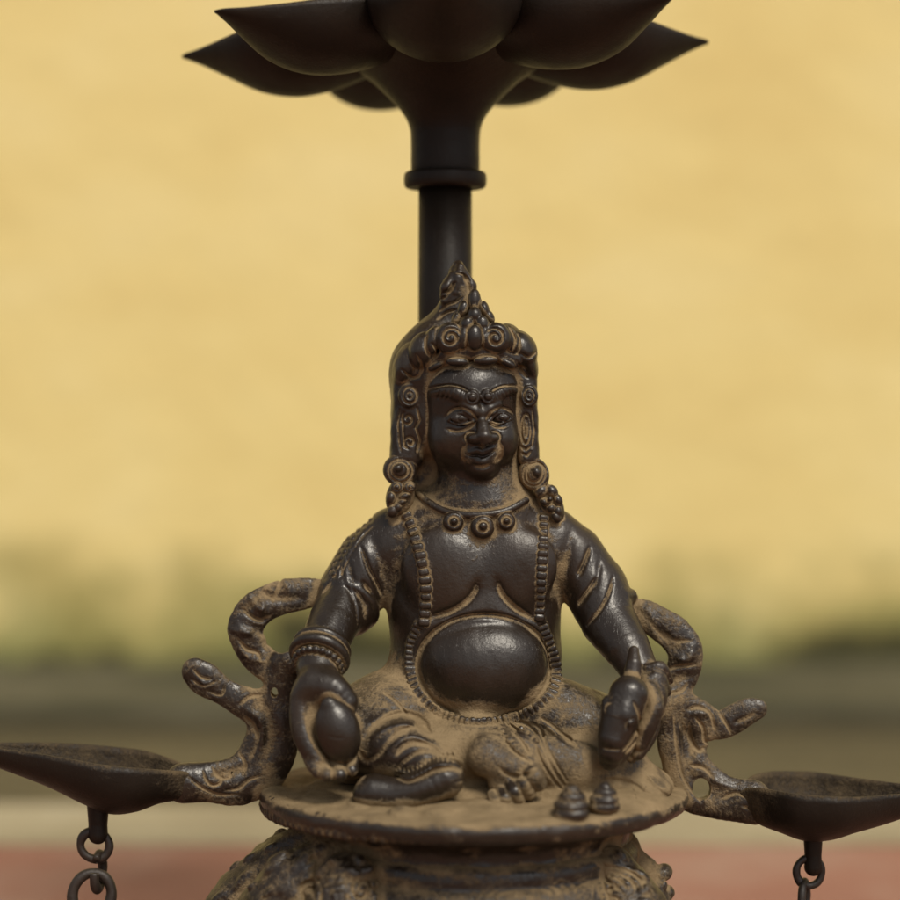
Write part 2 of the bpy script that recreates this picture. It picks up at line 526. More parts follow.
# nose
yn = Yh(482, 425)
T([(482, 418, yn + 2, 3.5), (483, 426, yn - 4, 5.2), (484.5, 436, yn - 12, 5.6), (485, 440, yn - 10, 5.6)], 3)
E(484, 437, yn - 5, 8, 8, 6, 5)
E(475.5, 438.5, yn - 3, 7, 8.5, 5.6, 3)
E(493, 437.5, yn - 3, 6.4, 8.5, 5.4, 3)
E(478.5, 444.5, yn - 11, 2.3, 4, 2, 1, mode='sub'); E(488.5, 444, yn - 11, 2.3, 4, 2, 1, mode='sub')
G([(467, 444), (465, 437), (469, 432.5), (476, 432.5)], yn, 1.5, 1.7, (-110, 0), dust=1.3)
G([(499, 443), (500.5, 437), (497, 432), (491, 432)], yn, 1.4, 1.6, (-110, 0), dust=1.3)
# mouth
ym = Yh(481, 456)
E(481, 455, ym + 3, 15, 7, 9, 9)
face_tube([(467, 454), (473, 451.6), (478, 450.2), (482, 451.4), (487, 449.6), (493, 447.5)], [1.0, 2.3, 2.8, 2.4, 2.7, 1.0], 2.0, -1.8)
face_tube([(473, 459.5), (477, 461.3), (482, 461.8), (487, 460.4), (490.5, 457.5)], [1.2, 3.0, 3.7, 3.0, 1.2], 2.0, -1.8)
G([(465.5, 454.5), (472, 455.4), (478, 455.4), (482, 456.6), (488, 454.8), (495, 450)], ym, 1.2, 2.6, (-120, 0))
G([(473, 465.5), (482, 467.5), (490, 464.5)], ym, 2.2, 1.5, (-120, 0), n=2, dust=.6)
G([(468, 444), (463, 450), (462, 457), (465, 463)], ym, 2.4, 1.8, (-120, 0), dust=.8)
G([(498, 441), (501.5, 448), (501, 455), (497, 461)], ym, 2.4, 1.8, (-120, 0), dust=.8)
G([(481, 445), (481, 449)], ym, 1.6, 1.5, (-110, 0), n=1)

# belly dome, navel ring
E(484, 665, -32, 65, 45, 51, 3)
G(ring(484, 666, 66.5, 52.5, 40), -40, 2.8, 4.2, (-110, 5), n=1)
# breast folds
for uv in ([(477, 582), (474, 592), (465, 602), (450, 611), (431, 617)], [(497, 580), (501, 592), (510, 603), (521, 612), (533, 619)]):
    B.append(carve(smooth(uv, 4), -40, 7.5, 2.6, (-100, 0), 0))
    B.append(carve(smooth(uv, 4), -40, 3.6, 3.2, (-100, 0), .6))
# arm, hanging at the viewer's left
T([(392, 540, 10, 31), (372, 560, 8, 34), (352, 590, 2, 33), (347, 607, -4, 31)], 12)
T([(347, 600, -6, 27), (334, 622, -30, 25), (322, 648, -60, 23), (318, 668, -74, 21)], 5)
G([(362, 546), (369, 566), (376, 580), (381, 592)], 0, 2.4, 3.6, (-80, 10))
G([(364, 580), (369, 590), (374, 604), (378, 612)], 0, 2.4, 3.4, (-80, 10))
G([(350, 560), (354, 580), (364, 602), (366, 618)], 0, 3.5, 2.4, (-80, 10))
G([(342, 560), (345, 578), (356, 600), (359, 622)], 0, 2.0, 1.6, (-80, 10))
G([(372, 533), (380, 560), (384, 580)], 0, 6, 2.0, (-80, 10))
G([(336, 574), (331, 584), (324, 592)], 0, 2.0, 1.5, (-80, 10))
B.append(torus(P(348, 604, -6), P(334, 622, -30) - P(352, 592, 0), 29, 4.5, 3))
# scrolling hem along the outer sleeve
hem = [(369, 519), (360, 527), (352, 537), (345, 548), (339, 560), (334, 572)]
for i, (u, v) in enumerate(even(smooth(hem, 4), 8)):
    G(ring(u, v, 3.2, 3.2, 8), 0, 1.0, 1.3, (-60, 10), n=1)
G([(u + 7, v + 5) for u, v in hem], 0, 1.1, 1.3, (-60, 10))
# arm, hanging at the viewer's right
T([(551, 540, 10, 30), (572, 556, 6, 32), (592, 582, 0, 31), (600, 600, -4, 30)], 12)
T([(597, 590, -4, 30), (608, 620, -20, 28), (626, 648, -45, 23), (642, 674, -62, 18)], 7)
G([(588, 547), (584, 558), (579, 569), (577, 574)], 0, 2.6, 3.8, (-80, 10))
G([(593, 577), (588, 586), (581, 596), (577, 603)], 0, 2.6, 3.6, (-80, 10))
G([(611, 575), (606, 590), (597, 606), (585, 622)], 0, 2.0, 2.6, (-80, 10))
G([(570, 530), (566, 550), (562, 570)], 0, 6, 2.0, (-80, 10))
G([(598, 560), (596, 574), (592, 588)], 0, 3.0, 1.8, (-80, 10))
B.append(tube([P(605, 604, -32), P(612, 599, -30), P(622, 596, -22), P(630, 596, -8), P(632, 598, 6)], [5, 6.5, 7, 7, 6], 2.5))
# legs: dusty thighs, shins, seat cloth
E(474, 742, 8, 132, 66, 46, 18)
E(392, 716, -14, 54, 58, 46, 20)
E(352, 738, -26, 30, 40, 46, 16)
T([(362, 740, -56, 34), (400, 750, -82, 29), (426, 760, -96, 22)], 14)
E(566, 722, -8, 62, 56, 36, 20)
T([(560, 715, -30, 34), (604, 748, -40, 32), (636, 778, -36, 22)], 16)
T([(630, 785, -52, 22), (575, 768, -84, 26), (520, 754, -92, 22)], 14)
E(470, 752, -60, 52, 40, 34, 18)
E(636, 786, -20, 37, 56, 22, 10)
E(646, 790, -60, 24, 30, 13, 8)
# foot at left: smooth bean-shaped sole
T([(374, 792, -122, 17), (398, 795, -126, 16), (424, 788, -128, 16.5), (443, 779, -124, 20)], 7, sm=3)
E(470, 794, -62, 80, 50, 18, 10)
E(560, 794, -66, 60, 44, 16, 10)
E(374, 793, -116, 20, 20, 15, 6, (0, -14, 0))
# trouser cuffs at left: stepped bands
for uvs, w, h in (
        ([(364, 739), (374, 727), (390, 719), (404, 717), (418, 722), (428, 730)], 3.0, 2.8),
        ([(386, 744), (394, 735), (406, 728), (418, 728), (432, 736)], 2.6, 2.6),
        ([(396, 752), (406, 743), (418, 740), (430, 743), (440, 750)], 2.6, 2.6),
        ([(398, 766), (406, 757), (418, 749), (430, 748), (440, 752)], 2.4, 2.4),
        ([(397, 771), (410, 773), (424, 768), (436, 762), (448, 760), (460, 764)], 2.4, 3.2),
        ([(360, 752), (368, 760), (380, 752), (386, 744)], 3.0, 2.4),
        ([(383, 697), (396, 706), (408, 720)], 1.4, 1.6)):
    G(uvs, -90, w, h, (-190, -20))
for uvs, w, h in (
        ([(372, 737), (388, 726), (404, 723), (420, 729)], 3.2, -2.2),
        ([(393, 745), (404, 736), (416, 734), (430, 741)], 3.0, -2.2),
        ([(398, 769), (410, 770), (422, 764), (436, 757), (450, 757)], 2.6, -2.6)):
    G(uvs, -90, w, h, (-190, -20))
for i, (u, v) in enumerate(even(smooth([(400, 768), (411, 770), (424, 764), (437, 757), (452, 757)], 4), 4.5)):
    G([(u, v - 2.5), (u + 1, v + 2.5)], -110, .9, 1.5, (-190, -20), n=1)
# foot at right with toes
E(486, 755, -98, 18, 22, 20, 8)
T([(490, 758, -104, 18), (508, 768, -112, 17), (526, 768, -114, 14)], 6)
E(513, 783, -108, 24, 18, 18, 5)
for (u0, v0, u1, v1, r) in ((531, 770, 538, 783, 9.2), (521, 776, 529, 793, 7.6), (511, 783, 519, 800, 7.3), (502, 790, 509, 806, 6.8), (493, 795, 499, 809, 6.4)):
    T([(u0, v0, -122, r * .92), ((u0 + u1) / 2, (v0 + v1) / 2, -132, r), (u1, v1, -127, r * .9)], 1.2)
    E(u1 + 1, v1 - 1.5, -134, r * .52, 2.2, r * .5, .8)
G([(499, 765), (506, 771), (516, 774), (526, 771), (534, 765)], -110, 2.2, 3.2, (-190, -40))
# folds of the cloth on the right thigh
for uvs, w, h in (
        ([(500, 731), (509, 741), (518, 750), (530, 757)], 1.6, 2.4),
        ([(509, 729), (520, 738), (528, 750)], 1.6, 2.2),
        ([(517, 727), (530, 731), (540, 742), (548, 757), (556, 772), (563, 782)], 2.0, 2.8),
        ([(531, 728), (541, 733), (546, 745), (556, 762), (566, 778)], 1.6, 2.4),
        ([(542, 722), (553, 729), (564, 738), (575, 745)], 2.0, 2.8),
        ([(535, 742), (540, 757), (552, 776), (560, 786)], 1.6, 2.0)):
    G(uvs, -90, w, h, (-190, 0))
for uvs in ([(546, 727), (557, 735), (568, 743)], [(535, 735), (543, 748), (552, 763)]):
    G(uvs, -90, 3.4, -2.2, (-190, 0))
for u, v in even(smooth([(501, 732), (509, 740), (516, 748), (523, 753)], 4), 6): E(u, v, float(np.nan_to_num(hit(B, [(u, v)])[0], nan=-100)), 3.6, 3.6, 3.6, 1)
for u, v in even(smooth([(521, 729), (529, 734), (536, 741)], 4), 7): E(u, v, float(np.nan_to_num(hit(B, [(u, v)])[0], nan=-100)), 3.4, 3.4, 3.4, 1)
# soft wrinkles at the right knee
for uvs in ([(602, 770), (624, 776), (644, 786)], [(612, 790), (632, 794), (654, 792)], [(640, 772), (652, 782), (664, 790)]):
    G(uvs, -40, 3.0, 2.6, (-110, 40))

# hand at left: cupped palm, thumb and four fingers around the fruit
E(324, 712, -92, 28, 18, 42, 6, (0, -14, 0))
T([(302, 698, -98, 10), (302, 722, -104, 11), (308, 744, -110, 11), (318, 760, -114, 9)], 12, sm=3)
E(327, 719, -115, 18, 11, 32, 7, (0, -16, 0), mode='sub')
T([(314, 684, -98, 15), (332, 689, -104, 15), (346, 702, -106, 12)], 12, sm=3)
for (a, b, c, r) in (((308, 738, -98), (310, 758, -112), (318, 772, -122), 6.6), ((320, 744, -98), (323, 764, -112), (327, 775, -126), 7.0),
                     ((333, 748, -98), (338, 766, -112), (340, 775, -126), 7.0), ((346, 748, -98), (352, 762, -110), (352, 770, -122), 6.2)):
    T([(*a, r), (*b, r), (*c, r * .9)], 2.2, sm=4)
# hand at right closing on the small animal
E(650, 700, -80, 17, 18, 26, 7, (0, 10, 0))
T([(634, 651, -84, 5), (634, 664, -92, 7.5), (631, 684, -96, 8.5), (634, 700, -90, 9)], 2)
for (a, b, c, r) in (((650, 690, -94), (655, 708, -104), (645, 728, -106), 8.5), ((652, 702, -92), (651, 720, -104), (640, 742, -102), 8.8),
                     ((655, 712, -82), (650, 734, -92), (638, 754, -98), 7.2), ((650, 724, -74), (642, 744, -84), (632, 758, -94), 6.5)):
    T([(*a, r), (*b, r), (*c, r * .85)], 2.2, sm=4)
for (a, b, c) in (((648, 668, -78), (660, 668, -76), (669, 680, -66)), ((646, 679, -84), (658, 678, -82), (667, 692, -72))):
    T([(*a, 4), (*b, 7), (*c, 4.5)], 4, sm=4)

# ---- accessories, each a casting of its own on the body
def beads(L_, uvs, rx, rz, ry, sink=0.0, k=.8, rot=None):
    Y = hit(B, uvs)
    for i, ((u, v), y) in enumerate(zip(uvs, Y)):
        if np.isnan(y): y = 0
        du, dv = (np.array(uvs[min(i + 1, len(uvs) - 1)]) - np.array(uvs[max(i - 1, 0)]))
        a = math.degrees(math.atan2(du, dv))
        j = random.uniform(.88, 1.1)
        L_.append(rbox(P(u, v, y + sink), (rx * j, ry, rz * random.uniform(.9, 1.06)), min(rz * .75, 3.4), k, (0, -a + random.uniform(-7, 7), 0)))
GAR = []
gl = even(smooth([(404, 508), (409, 520), (415, 537), (421, 558), (425, 580), (426, 600), (424, 622)], 6), 8.2)
beads(GAR, gl, 5.8, 4.2, 4.8, .6, 1.0)
gr = even(smooth([(544, 511), (543.5, 535), (542, 564), (540.5, 595), (539.5, 618)], 6), 7.2)
beads(GAR, gr, 5.2, 3.7, 4.5, .6, 1.0)
gb = even(smooth([(419, 626), (412, 640), (410, 655), (411, 672), (416, 688), (427, 703), (443, 715), (463, 722), (485, 723), (508, 719), (530, 711), (546, 700), (555, 685), (556, 668), (552, 650), (546, 634), (541, 622)], 5), 5.6)
beads(GAR, gb, 5.4, 2.8, 4.2, 1.4, 1.2)
NECK = []
NECK.append(tube(on(B, smooth([(419, 494), (430, 503), (445, 511), (462, 514.5), (479, 515), (496, 513), (510, 509), (526, 500)], 4), -.5), 3.6, 1))
NB_ = []
for (u, v, r) in ((453.5, 522, 10.4), (482.5, 527, 11.8), (506, 521.5, 9.2)):
    b = []; y = float(hit(B, [(u, v)])[0])
    b.append(ell(P(u, v, y - 2), (r, 8, r), 1))
    yy = float(hit(b, [(u, v)])[0])
    b.append(carve(ring(u + .5, v - 1, r * .47, r * .47, 14), y, 1.3, 2.0, (-150, 20)))
    b.append(ell(P(u + .5, v - 1, yy), (r * .3, 3, r * .3), 1))
    NB_.append(b)
# wrist ornaments
BRA = []
ax = P(318, 668, -74) - P(334, 622, -30)
BRA.append(torus(P(322, 648, -60), ax, 24, 5.2, 1)); BRA.append(torus(P(319.5, 656, -67), ax, 25, 5.6, 1))
BEADR = []
for a in np.linspace(0, 2 * math.pi, 22, endpoint=False):
    n = ax / np.linalg.norm(ax); e1 = np.cross(n, [0, 0, 1]); e1 /= np.linalg.norm(e1); e2 = np.cross(n, e1)
    BRA.append(ell(P(318, 665, -73) + 22.5 * (math.cos(a) * e1 + math.sin(a) * e2), (3.8, 3.8, 3.8), .8))
FRUIT = [ell(P(338, 731, -116), (21, 18, 31), 1, (0, -16, 0)), ell(P(329, 704, -121), (7, 6, 7), 5, (0, -16, 0))]
FRUIT.append(carve([(328, 734), (338, 736), (345, 736)], -120, 1.0, .4, (-160, -110)))
MON = []
T([(630, 696, -106, 18), (621, 715, -112, 19.5), (614, 738, -116, 16), (611, 752, -116, 13), (610, 760, -114, 10)], 8, MON)
E(627, 690, -104, 15, 16, 12, 8, L_=MON)
T([(630, 736, -106, 8), (625, 750, -108, 7), (619, 760, -108, 5.5)], 2.5, MON)
ym_ = hit(MON, [(632, 722), (606, 708), (612, 748)])
E(629, 722, float(np.nan_to_num(ym_[0], nan=-115)) + 2, 4.6, 5, 5.6, 1.5, L_=MON)
MON.append(carve(smooth([(624, 727), (626, 718), (632, 716)], 4), -110, 1.2, 1.2, (-160, -60)))
E(636, 706, -110, 7, 6, 8, 2.5, L_=MON)
E(607, 703, -112, 5, 5, 7, 4, L_=MON)
G([(604, 712), (606, 704), (611, 702)], -112, 1.0, 1.0, (-160, -60), MON)
G([(616, 700), (618, 720), (612, 736)], -112, 5, .9, (-170, -60), MON)
G([(632, 700), (637, 712), (640, 724)], -112, 1.6, 2.0, (-170, -60), MON)
G([(602, 746), (610, 746.5), (619, 747)], -112, 1.1, 2.0, (-170, -60), MON)
G([(621, 749), (628, 742), (634, 732)], -112, 1.8, 2.2, (-170, -60), MON, dust=.8)
G([(625, 752), (632, 745), (638, 738)], -110, 1.1, 1.8, (-160, -60), MON)

# ---- crown, hair and ear pieces (one headdress)
H = []
H.append(rbox(P(463, 392, 14), (71, 46, 66), 40, 4))
H.append(ell(P(462, 374, 10), (72, 54, 50), 10))
H.append(rbox(P(409, 418, 8), (17, 34, 52), 14, 6, (0, 3, 0)))
H.append(rbox(P(464, 458, 26), (62, 26, 44), 20, 8))
H.append(rbox(P(526.5, 415, 6), (10.5, 34, 52), 10, 6, (0, -2, 0)))
# clear the face
H.append(ell(P(471, 424, -50), (46, 42, 56), 5, (0, 0, 0), 'sub'))
H.append(ell(P(472, 394, -52), (45, 42, 27), 5, (0, 0, 0), 'sub'))
# sweeping top up to the knot
H.append(tube([P(440, 340, 6), P(456, 318, 4), P(460, 300, 2)], [26, 22, 16], 14))
H.append(tube([P(482, 340, 4), P(474, 320, 2), P(466, 300, 2)], [20, 15, 12], 8))
H.append(tube([P(458, 306, 0), P(457, 288, -2), P(458, 274, -3), P(458, 266, -3)], [18, 16, 10, 5.5], 6))
H.append(tube([P(456, 292, -14), P(459, 276, -12), P(460, 268, -8)], [5, 7, 5], 2))
H.append(tube([P(446, 300, -10), P(448, 288, -12), P(453, 276, -10)], [6, 8, 5], 2))
H.append(tube([P(470, 302, -8), P(470, 286, -8), P(464, 274, -8)], [6, 7, 5], 2))
for uv in ([(455, 274), (463, 276), (470, 282)], [(452, 284), (449, 292), (446, 298), (441, 300)], [(440, 312), (448, 306), (456, 303), (462, 298)],
           [(462, 278), (468, 284), (469, 294)], [(438, 320), (446, 314), (456, 311)], [(443, 294), (450, 292), (455, 284)]):
    H.append(carve(smooth(uv, 4), 0, 1.6, 2.6, (-60, 30)))
# diadem band and lobes
HH = list(H)
def blob(u, v, rx, ry, rz, k=2.5, rot=(0, 0, 0), out=1.0, y=None):
    if y is None: y = float(np.nan_to_num(hit(HH, [(u, v)])[0], nan=-20))
    H.append(ell(P(u, v, y - out), (rx, ry, rz), k, rot)); return y
H.append(tube([P(430, 362, -34), P(448, 354, -44), P(472, 351, -48), P(496, 352, -46), P(514, 360, -36)], [8, 8, 9, 8, 8], 5))
for (u, v, rx, rz, rot, y) in ((457.5, 362, 11, 4.4, 2, -54), (486, 360.5, 12, 4.6, -3, -54), (507, 362.5, 9, 4.0, 28, -47), (437, 365.5, 9.5, 4.0, -28, -43)):
    H.append(ell(P(u, v, y), (rx, 6, rz), .8, (0, rot, 0)))
H.append(tube([P(474, 340, -40), P(475, 320, -34), P(475, 302, -26)], [12, 11, 7], 8))
for (u, v, rx, rz, y, rot) in ((463.5, 337.5, 6.5, 12, -55, 10), (486, 337.5, 6.5, 12, -55, -10), (474.7, 337.5, 7.6, 12.5, -60, 0), (467, 325, 6.6, 9, -53, 16), (482.5, 324.5, 6.6, 9, -53, -16),
                               (474.7, 315.5, 6.6, 8.5, -51, 0), (463, 309, 5.2, 8.5, -42, 14), (456, 319, 4.8, 8, -42, 22), (484.5, 309, 4.8, 8, -42, -18), (489.5, 316.5, 4.6, 7.5, -41, -28), (474.5, 301, 6, 12, -41, 0)):
    H.append(ell(P(u, v, y), (rx, 8, rz), .3, (0, rot, 0)))
for (u, v, r, a0, tr, y) in ((450, 338, 12.5, 20, 1.5, -52), (496, 338, 12.5, 160, -1.5, -52)):
    H.append(ell(P(u, v, y), (r + 2, 11, r + 3), 1.5))
    H.append(carve(spiral(u + (1 if tr > 0 else -1), v, r * .8, 2.5, tr, a0), y, 1.7, 3.2, (-90, -20)))
for (u, v, rx, ry, rz, y, rot) in ((424, 350, 15, 18, 19, -34, 25), (408, 364, 14, 24, 24, -14, 22), (508, 340, 15, 26, 17, -14, -30), (522, 349, 14, 24, 20, -20, -28), (530, 364, 8, 20, 17, -14, -10), (433, 341, 9, 12, 15, -44, 15), (510, 340, 8, 12, 14, -42, -15)):
    H.append(ell(P(u, v, y), (rx, ry, rz), 1.5, (0, rot, 0)))
for uv in ([(428, 336), (426, 348), (430, 358)], [(417, 356), (422, 366), (419, 378)], [(508, 328), (514, 340), (512, 352)], [(520, 354), (528, 358), (536, 352)],
           [(516, 362), (522, 372), (528, 378)], [(402, 370), (412, 378), (420, 376)], [(432, 345), (438, 352), (434, 360)]):
    H.append(carve(smooth(uv, 4), -20, 1.5, 2.6, (-90, 20)))
# ear panels: ring and scrolled pendants in relief
for (u, v, rx, rz, y) in ((410, 395.5, 9, 10, -26), (529, 396, 6.5, 9, -26)):
    H.append(ell(P(u, v, y), (rx + 2.5, 8, rz + 2.5), 1.5))
    H.append(carve(ring(u, v, rx * .8, rz * .8), y, 1.3, 2.2, (-70, 0)))
    H.append(carve(ring(u, v, rx * .32, rz * .32, 10), y, 1.2, 1.8, (-70, 0)))
for uv in (spiral(408, 419, 7, 1.5, 1.3, 120), [(400, 410), (398, 425), (399, 440), (401, 452)], spiral(410, 442, 6, 1.5, -1.3, 240), [(417, 408), (420, 420), (416, 428), (420, 440), (417, 452)],
           [(403, 412), (403, 430), (404, 446), (409, 449)], ring(526, 429, 4.5, 15), ring(526, 428, 1.6, 9, 10), [(532, 410), (534, 430), (532, 448)], [(521, 446), (526, 450), (531, 446)], [(522, 453), (527, 456), (531, 451)]):
    H.append(carve(uv, -22, 1.25, 2.4, (-80, 4)))
# ear discs with hanging flowers
EAR = []
def flower(L_, petals, y, rr=6):
    for (u, v, rx, rz, rot) in petals:
        L_.append(ell(P(u, v, y), (rx, rr, rz), .8, (0, rot, 0)))
ea = [ell(P(400, 470, -18), (17, 13, 16), 1), ell(P(398, 468, -27), (5.5, 7, 5), 1)]
ea.append(carve(ring(400, 470, 8.5, 8, 18), -24, 1.6, 2.8, (-70, 10))); ea.append(carve(ring(400.5, 470.5, 12, 11.4, 22), -24, 1.3, 2.2, (-70, 10)))
ea.append(ell(P(400, 497, -12), (14, 12, 19), 2, (0, 14, 0)))
flower(ea, [(397, 487, 6.5, 6, 0), (410, 487, 6.5, 5.5, 0), (405, 496, 6, 3.8, -20), (402, 502, 5.5, 3.6, -24), (391, 498, 5, 7, 10), (398, 507, 5, 6, 20), (393, 511, 6, 7, 20)], -23, 7)
ea.append(carve(ring(397, 487, 3.2, 3.2, 10), -26, 1.0, 1.4, (-70, 10))); ea.append(carve(spiral(410, 487, 4, 1, 1.2, 0), -26, .9, 1.3, (-70, 10)))
EAR.append(ea)
eb = [ell(P(534, 474, -18), (15, 13, 17), 1, (0, -22, 0)), ell(P(536.5, 472, -28), (4.5, 7, 6), 1, (0, -25, 0))]
eb.append(carve(ring(535, 473, 7.5, 9.5, 18, 25), -24, 1.5, 2.8, (-70, 10))); eb.append(carve(ring(534.8, 473.8, 10.6, 12.2, 22, 25), -24, 1.2, 2.2, (-70, 10)))
eb.append(ell(P(550, 503, -12), (12, 12, 22), 2, (0, 24 - 50, 0)))
flower(eb, [(541, 491, 6, 7, 40), (552, 491, 5.5, 7, -40), (545, 502, 6, 4.2, 25), (558, 500, 4.5, 6.5, -25), (551, 508, 5.5, 5, 20), (558, 511, 4.5, 6, -10), (556, 517, 5, 6.5, -25)], -22, 7)
eb.append(ell(P(550, 499, -28), (2.6, 4, 2.6), .5))
EAR.append(eb)

for h_ in ((372, 688, -40, 34, .42), (395, 672, -20, 26, .35), (590, 712, -30, 36, .36), (470, 740, -70, 36, .36), (440, 735, -80, 22, .3), (632, 748, -110, 8, .5), (648, 712, -100, 10, .25), (552, 697, -50, 20, .4), (600, 775, -70, 30, .3), (655, 785, -40, 34, .55),
           (422, 500, -10, 18, .6), (446, 492, -25, 16, .4), (520, 492, -20, 20, .6), (481, 520, -50, 30, .28), (412, 540, -20, 16, .3), (545, 590, -30, 12, .3), (430, 560, -40, 8, .25), (474, 605, -50, 16, -.1),
           (415, 720, -70, 30, .15), (536, 750, -100, 28, .15), (512, 792, -130, 15, -.3), (400, 792, -128, 30, -.35), (440, 782, -128, 20, -.35), (470, 800, -100, 40, .5), (560, 800, -110, 40, .5), (420, 455, -10, 14, .25), (464, 290, -10, 9, .5), (440, 325, -20, 14, .35), (470, 357, -55, 36, .15),
           (519, 430, -25, 8, .5), (523, 470, -20, 12, .4), (465, 450, -60, 7, .85), (498.5, 449, -60, 6.5, .85), (483, 415, -55, 8, .55), (468, 462, -60, 7, .7), (496, 460, -60, 7, .7), (471, 425, -55, 7, .8), (494, 424, -55, 6, .8), (482, 447, -64, 6, .5), (482, 467, -60, 8, .45), (450, 428, -50, 7, .2), (481, 446, -62, 8, .3), (455, 409, -50, 9, .2), (505, 408, -50, 8, .2), (650, 690, -80, 20, .4), (665, 710, -50, 14, .4), (332, 720, -100, 18, .35), (322, 765, -110, 16, .3)):
    heap(*h_)
B.append(uneven(B, .11, ((52, 2.0), (24, .7), (10, .25)), 2)); H.append(uneven(H, .16, ((26, 1), (10, .4)), 4)); GAR.append(uneven(GAR, .15, ((12, 1),), 6))

fig = sdf_obj('seated_figure', B, .8, M_BR, lamp, base=.0, up=.0, low=.26)
head = sdf_obj('headdress', H, .72, M_BR, fig, base=.02)
for b in EAR: sdf_obj('ear_ornament', b, .62, M_BR, fig, base=.05)
sdf_obj('garland', GAR, .62, M_BR, fig, base=.0, gain=.8, low=.1)
sdf_obj('necklace_cord', NECK, .62, M_BR, fig, base=-.15)
for b in NB_: sdf_obj('necklace_bead', b, .6, M_BR, fig, base=-.2)
sdf_obj('bracelet', BRA, .65, M_BR, fig, base=0)
sdf_obj('fruit', FRUIT, .7, M_BR, fig, base=-.25, gain=.7)
sdf_obj('small_animal', MON, .7, M_BR, fig, base=.06)

# ================================================================ SCARVES (bands that carry the dishes)
def scarf(bands, lines, blobs=()):
    S = []
    for pts, k in bands:
        p = smooth([(a, b, c) for a, b, c, w, t in pts], 3); w = smooth([(w * 1.27, t * .86) for a, b, c, w, t in pts], 3)
        S.append(ribbon([P(*q) for q in p], w[:, 0], w[:, 1], k))
    for (u, v, Y, rx, ry, rz, k, rot, mode) in blobs: S.append(ell(P(u, v, Y), (rx, ry, rz), k, (0, rot, 0), mode))
    for uv, w, h in lines: S.append(carve(smooth(uv, 4), -10, w, h, (-80, 30)))
    S.append(uneven(S, .16, ((30, 1.5), (12, .4)), len(lines)))
    return S
SL = scarf([
    ([(320, 592, 2, 10, 8), (300, 594, -4, 12.5, 8), (278, 598, -8, 13.5, 8), (259, 608, -10, 14, 8), (247, 623, -10, 14.5, 8), (249, 642, -10, 14, 8), (260, 658, -10, 13, 8), (276, 668, -12, 13, 9), (292, 662, -20, 12, 12)], 4),
    ([(286, 664, -16, 12, 12), (281, 690, -14, 14, 11), (275, 712, -12, 18, 12), (272, 738, -12, 21, 12), (262, 764, -12, 22, 12), (240, 780, -14, 20, 12), (210, 782, -18, 16, 13), (184, 783, -20, 15.5, 17)], 6),
    ([(272, 716, -12, 16, 11), (252, 706, -12, 14, 10), (234, 697, -12, 11, 9), (220, 689, -12, 11, 8), (206, 680, -12, 13, 8.5), (195, 672, -12, 11, 8)], 8)],
    [([(244, 609), (252, 616), (262, 620), (270, 615)], 2.2, 2.6), ([(238, 638), (247, 648), (258, 652), (262, 660)], 2.0, 2.4), ([(281, 580), (278, 590), (272, 600)], 2.2, 2.2), ([(258, 596), (264, 604), (262, 612)], 2.4, -1.8),
     ([(262, 592), (274, 598), (300, 598)], 4.0, 3.0), ([(238, 612), (250, 606), (262, 594)], 5.0, 3.2), ([(252, 628), (262, 636), (268, 652)], 5.0, 3.0), ([(284, 580), (290, 592), (288, 602)], 4.5, -2.4), ([(250, 596), (258, 606), (268, 612)], 4.0, -2.6), ([(232, 628), (244, 632), (256, 630)], 4.0, -2.6), ([(240, 650), (250, 658), (264, 660)], 4.0, -2.2), ([(262, 700), (270, 716), (272, 740), (262, 762)], 6.0, 3.4), ([(248, 708), (262, 720), (262, 744)], 4.0, -2.6), ([(214, 772), (234, 770), (250, 764)], 4.5, 2.6), ([(200, 676), (206, 684), (214, 682)], 3.5, -2.0), ([(236, 622), (252, 634), (268, 640)], 3.5, -1.5),
     ([(194, 668), (202, 676), (212, 678)], 1.4, 2.0), ([(192, 678), (204, 685), (218, 680)], 1.4, 1.8), ([(208, 690), (222, 694), (226, 684)], 1.6, 1.8), ([(240, 704), (250, 696), (262, 694)], 2.0, 2.2), ([(246, 716), (254, 724), (258, 736)], 2.4, 2.2),
     ([(205, 768), (208, 776), (214, 782), (222, 780), (224, 770)], 1.7, 2.4), ([(214, 765), (220, 774), (230, 776), (234, 766)], 1.7, 2.2), ([(226, 788), (240, 786), (250, 778), (262, 774)], 1.8, 2.2), ([(240, 752), (246, 762), (244, 774)], 1.8, 2.0),
     ([(190, 772), (204, 784), (220, 792), (240, 792)], 1.8, 2.0), ([(262, 725), (256, 745), (250, 760)], 3.0, 1.8)],
    [(275, 691, -14, 3.4, 30, 5, 1.5, 0, 'sub'), (285, 637, -10, 15, 30, 17, 3, 20, 'sub')])
scl = sdf_obj('scarf', SL, .75, M_BR, lamp, base=.33, gain=1.0)
